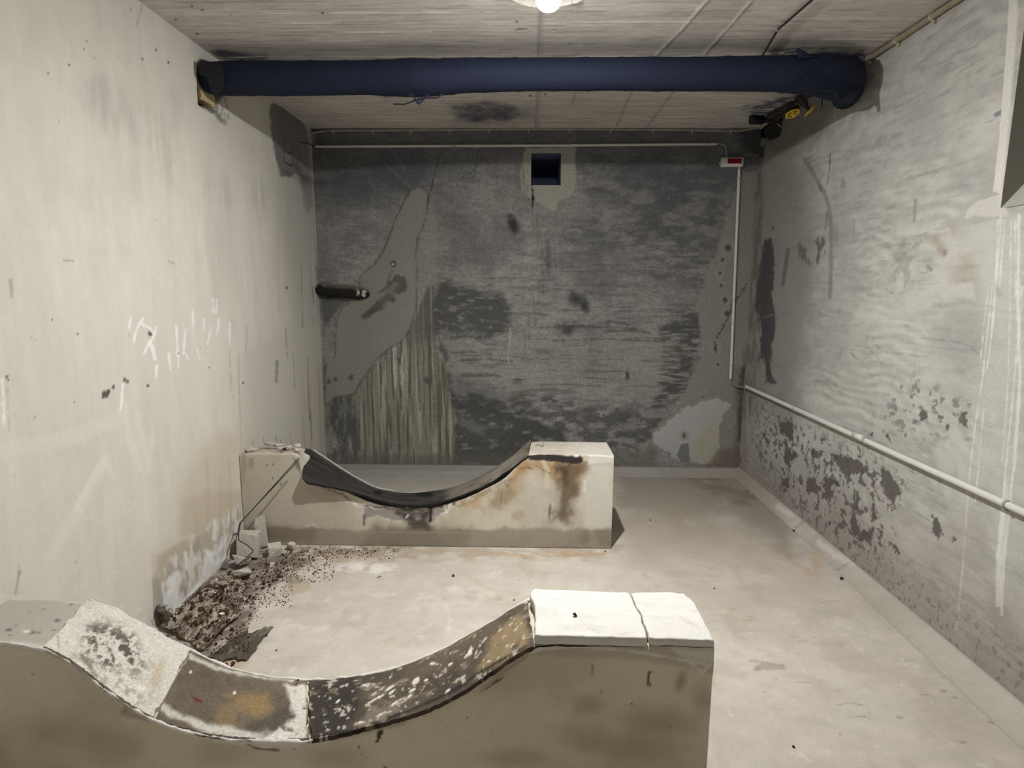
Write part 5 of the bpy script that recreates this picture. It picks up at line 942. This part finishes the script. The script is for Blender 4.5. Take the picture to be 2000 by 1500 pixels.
# cable tie and strand hanging under the belly of the pipe
str_ = thing('hanging_strand', 'bent black strand and tie dangling under the middle of the wrapped pipe', 'strand', tuple(un(816, 204, 1, 3.05)))
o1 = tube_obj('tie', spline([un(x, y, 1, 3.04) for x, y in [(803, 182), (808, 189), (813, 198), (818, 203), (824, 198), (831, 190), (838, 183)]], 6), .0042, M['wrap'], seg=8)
o2 = tube_obj('strand', spline([un(x, y, 1, yv) for x, y, yv in [(768, 203.5, 3.05), (778, 203.5, 3.05), (788, 203.8, 3.05), (798, 201, 3.05), (808, 197, 3.05), (818, 193, 3.05), (832, 191.5, 3.05), (848, 191.5, 3.05), (856, 190, 3.05), (862, 185, 3.05), (868, 181, 3.06)]], 6), .0036, M['black'], seg=8)
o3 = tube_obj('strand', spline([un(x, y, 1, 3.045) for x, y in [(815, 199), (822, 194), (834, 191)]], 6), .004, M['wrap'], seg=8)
adopt(str_, o1, o2, o3)

# ------------------------------------------------------------------ wood and brick packing in the left wall hole
def prism(name, pts, depth, mat, dirn):
    P = np.array(pts, float); n = len(P); Q = P+np.array(dirn)*depth
    return mesh_obj(name, np.vstack([P, Q]), [tuple(range(n))[::-1], tuple(range(n, 2*n))]+[(i, (i+1) % n, n+(i+1) % n, n+i) for i in range(n)], mat)
xl = XL-.012
o = prism('wood_block', [un(a, b, 0, xl) for a, b in [(386, 150), (395, 152), (400, 168), (409, 178), (420, 190), (420, 205), (418, 212), (412, 204), (404, 200), (397, 195), (388, 194)]], .05, M['wood'], (-1, 0, 0)); recentre(o); tag(o, 'pale raw wood packing in the wall hole below the left pipe end', 'wood block')
o = prism('brick_shard', [un(a, b, 0, xl+.006) for a, b in [(396, 150), (404, 149), (409, 158), (413, 168), (415, 180), (410, 178), (401, 167), (397, 158)]], .02, M['brick'], (-1, 0, 0)); recentre(o); tag(o, 'brown brick shard wedged beside the wood packing at the left pipe end', 'brick')

# ------------------------------------------------------------------ two small boxes in the dark repair on the left wall
for (a, b, lab) in [((558.5, 281), (568, 295.5), 'upper small grey socket cover in the dark patch on the left wall'), ((558.5, 301.5), (570, 320), 'lower small grey socket cover in the dark patch on the left wall')]:
    A = un(*a, 0, XL+.02); B = un(*b, 0, XL+.02); c = (A+B)/2; dy, dz = abs(B[1]-A[1])*.95, abs(A[2]-B[2])+.02
    t = thing('socket_cover', lab, 'socket cover', (XL+.006, c[1], c[2]-dz/2), 'socket covers on the left wall')
    V_, F_ = box_geo((XL+.012, c[1], c[2]), (.018, dy, dz), bevel=.004); o1 = mesh_obj('cover', V_, F_, M['rubbled'])
    V_, F_ = box_geo((XL+.011, c[1]+dy*.56, c[2]-.002), (.014, dy*.10, dz*1.0)); o2 = mesh_obj('open_edge', V_, F_, M['black'])
    V_, F_ = box_geo((XL+.023, c[1]-dy*.1, c[2]-dz*.22), (.006, dy*.55, dz*.28), bevel=.002); o3 = mesh_obj('knockout', V_, F_, M['rubbled']); adopt(t, o1, o2, o3)

# ------------------------------------------------------------------ tarred stub lying along the back wall
pts = [un(613, 563, 1, YB-.035), un(625, 564, 1, YB-.035), un(645, 567, 1, YB-.033), un(668, 569.5, 1, YB-.030), un(690, 571, 1, YB-.026), un(705, 572.5, 1, YB-.022), un(715, 574, 1, YB-.018), un(722, 575.5, 1, YB-.012)]
pts[0][0] = max(pts[0][0], XL+.012)
q = spline([(*a, r) for a, r in zip(pts, [.046, .050, .050, .050, .051, .046, .036, .014])], 10); V_, F_ = tube(q[:, :3], q[:, 3], 28)
n_ = len(q); an = np.tile(np.arange(28), n_)*2*np.pi/28; lx = np.repeat(q[:, 0], 28); d = V_-np.repeat(q[:, :3], 28, 0); V_ = V_+d*((fbm(lx*40, np.sin(an)*2+5, 4, 2)-.5)*.45)[:, None]
col = np.tile((.018, .017, .017), (len(V_), 1)); dn = d[:, 2]/np.linalg.norm(d, axis=1)
col = mixc(col, (.16, .145, .12), sst(.35, .85, dn+.5*(fbm(lx*30, an, 3, 4)-.5))*.9); col = mixc(col, (.5, .48, .44), sst(.72, .78, fbm(lx*50, np.cos(an)*3, 3, 7))*sst(.55, .9, (lx-lx.min())/np.ptp(lx)))
o = mesh_obj('pipe_stub', V_, F_, M['lining'], None, col, True); recentre(o); tag(o, 'charred black pipe stub on the back wall beside the left corner', 'pipe')

# ------------------------------------------------------------------ iron pipes and valves in the right back corner
def pth(*pts): return np.array(pts, float)
def U(x, y, X): return un(x, y, 0, X)
va = thing('valve_pipe', 'rusty iron pipe with a yellow handwheel valve nearest the wrapped pipe', 'pipe', (1.55, 3.5, 2.40))
A, B = U(1597, 178, 1.53), U(1560, 194, 1.53); o1 = tube_obj('pipe', np.linspace(A, B, 10), .017, M['iron'], seg=16)
o1b = tube_obj('collar', [U(1572, 189, 1.53), U(1564, 192, 1.53)], .023, M['iron'], seg=12)
B2, D2 = U(1566, 196, 1.53), un(1582, 216, 1, B[1]-.03)
o2 = tube_obj('valve_body', np.vstack([np.linspace(B, B2, 3)[:2], np.linspace(B2, (B2+D2)/2, 4)]), [.024, .024, .020, .022, .019, .014], M['iron'], seg=12)
o3 = tube_obj('spindle', np.linspace((B2+D2)/2, D2, 4), .010, M['iron'], seg=10)
def wheel(c, ax, R, mat):
    ax = np.asarray(ax, float); ax /= np.linalg.norm(ax); u = np.cross(ax, (0, .3, 1)); u /= np.linalg.norm(u); v = np.cross(ax, u)
    t = np.linspace(0, 2*np.pi, 41); ring = np.array([c+R*(1+.07*math.cos(6*a))*(math.cos(a)*u+math.sin(a)*v) for a in t]); parts = [tube(ring, R*.17, 8, False)]
    for a in np.arange(4)*np.pi/2: parts.append(tube(np.linspace(c, c+R*(math.cos(a)*u+math.sin(a)*v), 3), R*.13, 6))
    parts.append(tube([c-ax*R*.3, c+ax*R*.3], R*.32, 12)); return join_geo(parts)
c = U(1582, 218, 1.53); c[1] = D2[1]; V_, F_ = wheel(D2, (.72, -.15, -.68), .031, None); o4 = mesh_obj('handwheel', V_, F_, M['yellow']); o4['label'] = 'yellow enamelled handwheel'; adopt(va, o1, o1b, o2, o3, o4)
vb = thing('valve_pipe', 'dark iron pipe with a yellow handwheel valve nearest the back wall', 'pipe', (1.5, 3.95, 2.42))
A, B = U(1546, 204, 1.50), U(1503, 226, 1.50); o1 = tube_obj('pipe', np.linspace(A, B, 12), .020, M['iron'], seg=16)
A2, B2 = U(1556, 211, 1.56), U(1516, 229, 1.56); o2 = tube_obj('pipe', np.linspace(A2, B2, 12), .018, M['iron'], seg=16)
c = U(1540, 215, 1.53); e = U(1548, 222, 1.53); e[1] = c[1]-.06; o3 = tube_obj('valve_body', np.linspace(c, e, 5), [.026, .026, .02, .016, .013], M['iron'], seg=12)
V_, F_ = wheel(e, (.15, -.35, -.9), .034, None); o4 = mesh_obj('handwheel', V_, F_, M['yellow']); o4['label'] = 'yellow enamelled handwheel'; adopt(vb, o1, o2, o3, o4)
vc = thing('capped_pipe', 'short black pipe with a capped end in the ceiling corner by the back wall', 'pipe', (1.5, 4.3, 2.44))
yv = 4.30; o1 = tube_obj('cap', [un(1465, 233.5, 1, yv), un(1466, 233.5, 1, yv), un(1490, 233.5, 1, yv)], [.026, .031, .031], M['black'], seg=20)
o2 = tube_obj('pipe', spline([un(1488, 234, 1, yv), un(1510, 236.5, 1, yv), un(1526, 237.5, 1, yv), un(1533, 240, 1, yv), un(1536, 246, 1, yv)], 8), .017, M['iron'], seg=14)
o3 = tube_obj('wire', spline([un(1518, 241, 1, yv-.03), un(1523, 246, 1, yv-.03), un(1529, 248.5, 1, yv-.03), un(1535, 249, 1, yv-.03)], 6), .003, M['clipg'], seg=6); adopt(vc, o1, o2, o3)
vd = tube_obj('pipe_gland', [un(1487, 297, 1, YB-.02), un(1492, 297, 1, YB-.02)], .045, M['black'], seg=20); recentre(vd); tag(vd, 'round black pipe gland in the right back corner beside the alarm box', 'gland')
# brass fitting and wires behind the torn sleeve
ft = thing('fitting', 'dull brass fitting with dangling wires under the right end of the wrapped pipe', 'fitting', tuple(U(1622, 190, 1.70)))
parts = [tube(np.linspace(U(1606, 180, 1.70), U(1618, 184, 1.70), 3), .02, 12), tube(np.linspace(U(1618, 184, 1.70), U(1629, 189, 1.70), 3), .026, 6)]
V_, F_ = join_geo(parts); o1 = mesh_obj('nipple', V_, F_, M['brass'])
o2 = tube_obj('wire', spline([U(1605, 182, 1.70), U(1606, 195, 1.70), U(1605.5, 208, 1.70)], 6), .0028, M['black'], seg=6)
o3 = tube_obj('wire', spline([U(1606, 187, 1.70), U(1612, 194, 1.70), U(1619, 191, 1.70)], 6), .0025, M['black'], seg=6)
o4 = tube_obj('wire', spline([U(1627, 190, 1.70), U(1631, 201, 1.70), U(1636, 213, 1.70)], 6), .0026, M['black'], seg=6); adopt(ft, o1, o2, o3, o4)
# ------------------------------------------------------------------ rubble by the left wall
LUMPS = []
def chunk(name, label, px, size, rot, seed, mat, z=0, n=22, bev=.004, box=.35, cat='concrete lump', group='broken concrete in the corner', tilt=(0, 0)):
    V, Fc = hull_geo(n, size, seed, bev, box)
    R_ = np.array((Matrix.Rotation(rot, 3, 'Z') @ Matrix.Rotation(tilt[0], 3, 'X') @ Matrix.Rotation(tilt[1], 3, 'Y')))
    V = V@R_.T; p = un(px[0], px[1], 2, z) if len(px) == 2 else np.array(px); V = V+np.array([p[0], p[1], 0]); V[:, 2] += z-V[:, 2].min()
    LUMPS.append((V[:, 0].min(), V[:, 0].max(), V[:, 1].min(), V[:, 1].max()))
    o = mesh_obj(name, V, Fc, mat); recentre(o); return tag(o, label, cat, group)
chunk('concrete_lump', 'large pale concrete block in the corner by the far saddle under the bent wire', (-1.475, 3.03, 0), (.15, .10, .175), .12, 11, M['rubble'], z=.004, n=60, box=.8, tilt=(-.16, .05), bev=.005)
chunk('concrete_lump', 'pale broken lump behind the large block against the far saddle', (-1.455, 3.135, 0), (.085, .06, .25), .3, 5, M['rubble'], n=24, box=.55)
chunk('concrete_lump', 'grey layered lump right of the large pale block', (-1.345, 3.045, 0), (.10, .09, .095), .5, 21, M['rubble'], n=16, box=.6)
chunk('concrete_lump', 'dark jagged lump in front of the grey layered lump', (-1.325, 2.955, 0), (.085, .06, .055), .2, 23, M['rubbled'], n=13, box=.1)
chunk('concrete_lump', 'small pale chip in front of the dark jagged lump', (533, 1107), (.045, .035, .03), .2, 31, M['rubble'], n=12, box=.5)
chunk('concrete_lump', 'pale wedge lying under the lower bend of the wire', (-1.475, 2.925, 0), (.12, .12, .05), -.5, 14, M['rubble'], z=.004, n=12, box=.6, tilt=(-.45, .1))
chunk('concrete_lump', 'curved grey shell of concrete below the pale wedge', (-1.405, 2.785, 0), (.13, .12, .05), .5, 17, M['rubble'], z=.004, n=13, box=.45, tilt=(-.45, -.1))
chunk('concrete_lump', 'small grey lump against the left wall beside the pale wedge', (-1.545, 2.90, 0), (.055, .07, .06), .1, 19, M['rubbled'], n=16)
chunk('concrete_lump', 'thin upright splinter leaning near the far saddle base', (-1.20, 3.10, 0), (.05, .03, .04), .8, 27, M['rubbled'], n=9, box=0)
chunk('concrete_lump', 'rounded crust lump touching the far saddle base', (-1.285, 3.13, 0), (.07, .05, .06), .4, 33, M['rubble'], n=22, box=.1)
for i, (px, lab) in enumerate([((420, 1160), 'white chip on the dark sheets by the left wall'), ((433, 1202), 'white chip in the middle of the dusty dark sheet'), ((448, 1130), 'pinkish white chip near the grey shell of concrete'), ((426, 1136), 'ochre white crust at the foot of the left wall')]):
    chunk('plaster_chip', lab, px, (.03, .03, .018), i, 60+i, M['white'], z=.03 if i < 2 else .012, n=12, bev=.001, cat='plaster chip', group='white plaster chips')
# torn tar-felt sheets
def sheet(name, label, corners, hts, mat, seed, th=.006, nu=34, nv=18, amp=.03, curl=0):
    c = [un(a, b, 2, 0) for a, b in corners]; u = np.linspace(0, 1, nu)[:, None, None]; v = np.linspace(0, 1, nv)[None, :, None]
    P = (c[0]*(1-u)+c[1]*u)*(1-v)+(c[3]*(1-u)+c[2]*u)*v
    Z = (hts[0]*(1-u)+hts[1]*u)*(1-v)+(hts[3]*(1-u)+hts[2]*u)*v
    uu, vv = np.meshgrid(np.linspace(0, 1, nu), np.linspace(0, 1, nv), indexing='ij')
    P[..., 2] = np.maximum(Z[..., 0]+amp*(fbm(uu*3, vv*2.2, 4, seed)-.5)+curl*np.sin(uu*np.pi)*vv**3, .004)
    P[..., :2] += .03*(np.stack([fbm(uu*4, vv*4, 3, seed+1), fbm(uu*4, vv*4, 3, seed+2)], -1)-.5)
    e = .05*(fbm(uu*7, vv*0, 3, seed+3)-.5)*(np.abs(vv-.5)*2)**6; P[..., 1] += e
    p = Paint(P, np.stack([uu*.4, vv*.2], -1), mat_base[mat]); p.vary(12, 12, .4, 4, seed); p.vary(60, 60, .3, 3, seed+1)
    if mat == 'dusty': p.speck(14, 14, .48, .62, (.095, .062, .045), .85, 4, seed+2); p.speck(40, 40, .62, .7, (.44, .41, .36), .6, 3, seed+3)
    else: p.speck(12, 18, .55, .68, (.20, .18, .15), .8, 4, seed+2)
    SURF.append(P.reshape(-1, 3).copy())
    Q = P.copy(); Q[..., 2] -= th; g = GB(); g.add(P, p.col); g.add(Q, p.col*.7, True)
    cc = p.col.reshape(nu, nv, 3)
    for a, b, k, fl in [(P[:, 0], Q[:, 0], cc[:, 0], False), (P[:, -1], Q[:, -1], cc[:, -1], True), (P[0], Q[0], cc[0], True), (P[-1], Q[-1], cc[-1], False)]: g.add(np.stack([b, a], 1), np.stack([k, k], 1), fl)
    o = g.build(name, M['lining']); recentre(o); return tag(o, label, 'tar felt', 'torn tar felt sheets by the left wall')
SURF = []
mat_base = {'dusty': (.38, .335, .27), 'dark': (.085, .075, .062)}
sheet('felt_sheet', 'large dusty felt sheet strewn with brick crumbs behind the near saddle', [(318, 1232), (400, 1275), (472, 1205), (405, 1162)], (.03, .012, .03, .05), 'dusty', 3, amp=.035)
sheet('felt_sheet', 'dark pointed felt strip lying right of the large dusty sheet', [(404, 1288), (480, 1292), (534, 1228), (470, 1240)], (.008, .008, .006, .012), 'dark', 5, amp=.012, nu=40)
sheet('felt_sheet', 'curled grey felt flake in front of the curved concrete shell', [(424, 1152), (466, 1166), (496, 1148), (452, 1140)], (.03, .02, .035, .045), 'dusty', 7, amp=.02, nu=24, nv=12)
sheet('felt_sheet', 'dusty felt scrap with a folded lip at the sheet end', [(440, 1192), (474, 1210), (484, 1192), (452, 1176)], (.085, .06, .065, .085), 'dusty', 9, amp=.02, nu=20, nv=12)
sheet('felt_sheet', 'black torn felt standing in the gap between left wall and near saddle', [(308, 1222), (330, 1232), (336, 1212), (312, 1206)], (.09, .03, .03, .085), 'dark', 13, amp=.03, nu=20, nv=12)
sheet('felt_sheet', 'dark felt strip along the foot of the left wall', [(345, 1205), (372, 1196), (418, 1150), (402, 1150)], (.025, .015, .012, .03), 'dark', 15, amp=.02, nu=30, nv=10)
# bent wire from the far saddle into the rubble
def W(x, y, yy): return un(x, y, 1, yy)
wr = thing('bent_wire', 'bent rusty wire reaching from the black liner down into the rubble', 'wire', tuple(W(466, 1100, 2.95)))
o1 = tube_obj('strand', np.vstack([np.linspace(W(584, 894, 3.12), W(470, 1021, 3.04), 20), spline([W(470, 1021, 3.04), W(467, 1036, 2.97), W(466, 1050, 2.945), W(468, 1056, 2.94), W(480, 1063, 2.94), W(490, 1071, 2.93), W(494, 1076, 2.925), W(490, 1081, 2.905), W(476, 1094, 2.868), W(462, 1105, 2.845)], 5)[1:]]), .0028, M['wire'], seg=8)
o2 = tube_obj('strand', np.vstack([np.linspace(W(586, 897, 3.125), W(468, 1022, 3.045), 20), spline([W(468, 1022, 3.045), W(464, 1042, 2.98), W(460, 1056, 2.95)], 6)[1:]]), .0021, M['wire'], seg=6)
o3 = tube_obj('strand', np.linspace(W(489, 1087, 2.885), W(464, 1106, 2.845), 6), .0021, M['wire'], seg=6); adopt(wr, o1, o2, o3)
# crumbs
def rest(x, y, z):
    for S in SURF:
        d = (S[:, 0]-x)**2+(S[:, 1]-y)**2; near_ = np.nonzero(d < .018**2)[0]
        if len(near_): z = max(z, S[near_, 2].max()+.0015)
    return z
protos = {}
for i in range(6):
    V_, F_ = hull_geo(11, (1, .85, .65), 200+i, 0, .15); V_[:, 2] -= V_[:, 2].min(); protos[i] = (V_, F_)
meshes = {}
def crumb(name, p, s, k, mat, label, cat, group, sx=1.0):
    key = (k, mat)
    if key not in meshes:
        me = bpy.data.meshes.new(name); me.from_pydata([tuple(v) for v in protos[k][0]], [], protos[k][1]); me.materials.append(M[mat]); meshes[key] = me
    o = bpy.data.objects.new(name, meshes[key]); C.objects.link(o); o.location = p; o.scale = (s*sx, s, s); o.rotation_euler = (0, 0, rng.uniform(0, 6.28)); return tag(o, label, cat, group)
def inpoly(q, P):
    r = False
    for i in range(len(P)):
        a, b = P[i], P[(i+1) % len(P)]
        if (a[1] > q[1]) != (b[1] > q[1]) and q[0] < (b[0]-a[0])*(q[1]-a[1])/(b[1]-a[1])+a[0]: r = not r
    return r
zones = [([(322, 1235), (400, 1165), (470, 1170), (475, 1210), (410, 1272)], 105, .032, .016), ([(400, 1160), (445, 1115), (520, 1100), (560, 1125), (500, 1165), (440, 1180)], 75, .012, .014), ([(520, 1075), (560, 1072), (640, 1078), (600, 1105), (560, 1130), (520, 1130)], 60, .002, .012), ([(470, 1175), (500, 1165), (492, 1205), (475, 1205)], 12, .002, .014), ([(620, 1074), (760, 1076), (700, 1084), (630, 1086)], 18, .001, .009), ([(436, 1290), (462, 1292), (452, 1305), (440, 1305)], 6, .001, .018)]
L1 = 'small red-brown brick crumb scattered among the rubble by the left wall'
nn = 0
for P, n, z, s in zones:
    xs_, ys_ = [q[0] for q in P], [q[1] for q in P]; c = 0
    while c < n:
        q = (rng.uniform(min(xs_), max(xs_)), rng.uniform(min(ys_), max(ys_)))
        if not inpoly(q, P): continue
        p = un(*q, 2, 0)
        if p[0] < XL+.02: continue
        crumb('brick_crumb', (p[0], p[1], rest(p[0], p[1], .002)), s*rng.uniform(.6, 1.5), int(rng.integers(6)), 'crumb' if rng.random() < .7 else 'crumbd', L1, 'brick crumb', 'brick crumbs by the left wall'); c += 1; nn += 1
# fine grit, uncountable
parts = []
for P, n, z, s in zones[:5]:
    xs_, ys_ = [q[0] for q in P], [q[1] for q in P]; c = 0
    while c < n*10:
        q = (rng.uniform(min(xs_)-12, max(xs_)+12), rng.uniform(min(ys_)-5, max(ys_)+8)); p = un(*q, 2, 0); c += 1
        if p[0] < XL+.015 or p[1] > FYF-.015 or any(a_-.008 < p[0] < b_+.008 and c_-.008 < p[1] < d_+.008 for a_, b_, c_, d_ in LUMPS): continue
        v, f = protos[int(rng.integers(6))]; parts.append((rotz(v, rng.uniform(0, 6))*rng.uniform(.0035, .0095)+np.array([p[0], p[1], rest(p[0], p[1], .0008)]), f))
V_, F_ = join_geo(parts); o = mesh_obj('brick_grit', V_, F_, M['crumb']); tag(o, 'fine red-brown grit spread around the rubble along the left wall', 'grit', kind='stuff')
# stray bits lying on the open floor and on the saddles
def lone(px, s, lab, mat='crumbd', z=0, cat='crumb', group='stray crumbs'):
    p = un(*px, 2, z); crumb('stray_crumb', (p[0], p[1], z+.001), s, int(rng.integers(6)), mat, lab, cat, group)
for px, s, lab in [((612, 1122), .016, 'left one of a pair of dark crumbs on the floor right of the rubble'), ((617, 1118), .014, 'right one of a pair of dark crumbs on the floor right of the rubble'), ((624, 1114), .012, 'single dark crumb just beyond the pair right of the rubble'),
                   ((885, 1126), .02, 'dark crumb on the open floor in front of the far saddle middle'), ((742, 1127), .012, 'tiny dark crumb on the floor between saddles left of the middle'), ((738, 1129), .010, 'tiny dark crumb touching its twin on the floor between saddles'),
                   ((1643, 1132), .024, 'black pebble on the floor beside the right fillet'), ((1444, 921), .018, 'black crumb in the far right floor corner'), ((1182, 1078), .012, 'black crumb at the foot of the far saddle right end'), ((1270, 1017), .014, 'dark crumb on the floor right of the far saddle'), ((1466, 965), .02, 'pale crumb near the far right floor corner'), ((1550, 1038), .02, 'dark grey crumb next to the right fillet at mid room'),
                   ((520, 1243), .013, 'dark crumb beside the pointed felt strip'), ((540, 1271), .011, 'tiny dark crumb right of the pointed felt strip'), ((1004, 1173), .012, 'dark crumb on the floor behind the white cap'), ((1395, 1150), .012, 'small dark crumb on the floor right of the white cap'), ((1550, 1460), .012, 'dark crumb on the floor near the lower right')]:
    lone(px, s, lab, 'rubble' if 'pale' in lab else 'crumbd')
lone((1123, 1203), .016, 'dark pebble on top of the cracked white cap', 'crumbd', .546)
lone((582, 1330), .010, 'dark pebble on the rim of the near saddle hollow', 'crumbd', NYF*0+.238)
p = un(556, 877.5, 2, fr2[3][1]+.01); crumb('stray_crumb', (p[0], p[1], fr2[3][1]+.006), .032, 2, 'crumbd', 'black nut-like lump on the left end of the far saddle', 'crumb', 'stray crumbs')

# ------------------------------------------------------------------ world and view
w = bpy.data.worlds.new('world'); bpy.context.scene.world = w; w.use_nodes = True
w.node_tree.nodes['Background'].inputs[0].default_value = (0, 0, 0, 1)
sc = bpy.context.scene; sc.cycles.adaptive_threshold = .02
sc.view_settings.view_transform = 'Standard'; sc.view_settings.look = 'None'; sc.view_settings.gamma = 1
sc.view_settings.use_curve_mapping = False; sc.view_settings.exposure = EXPOSURE
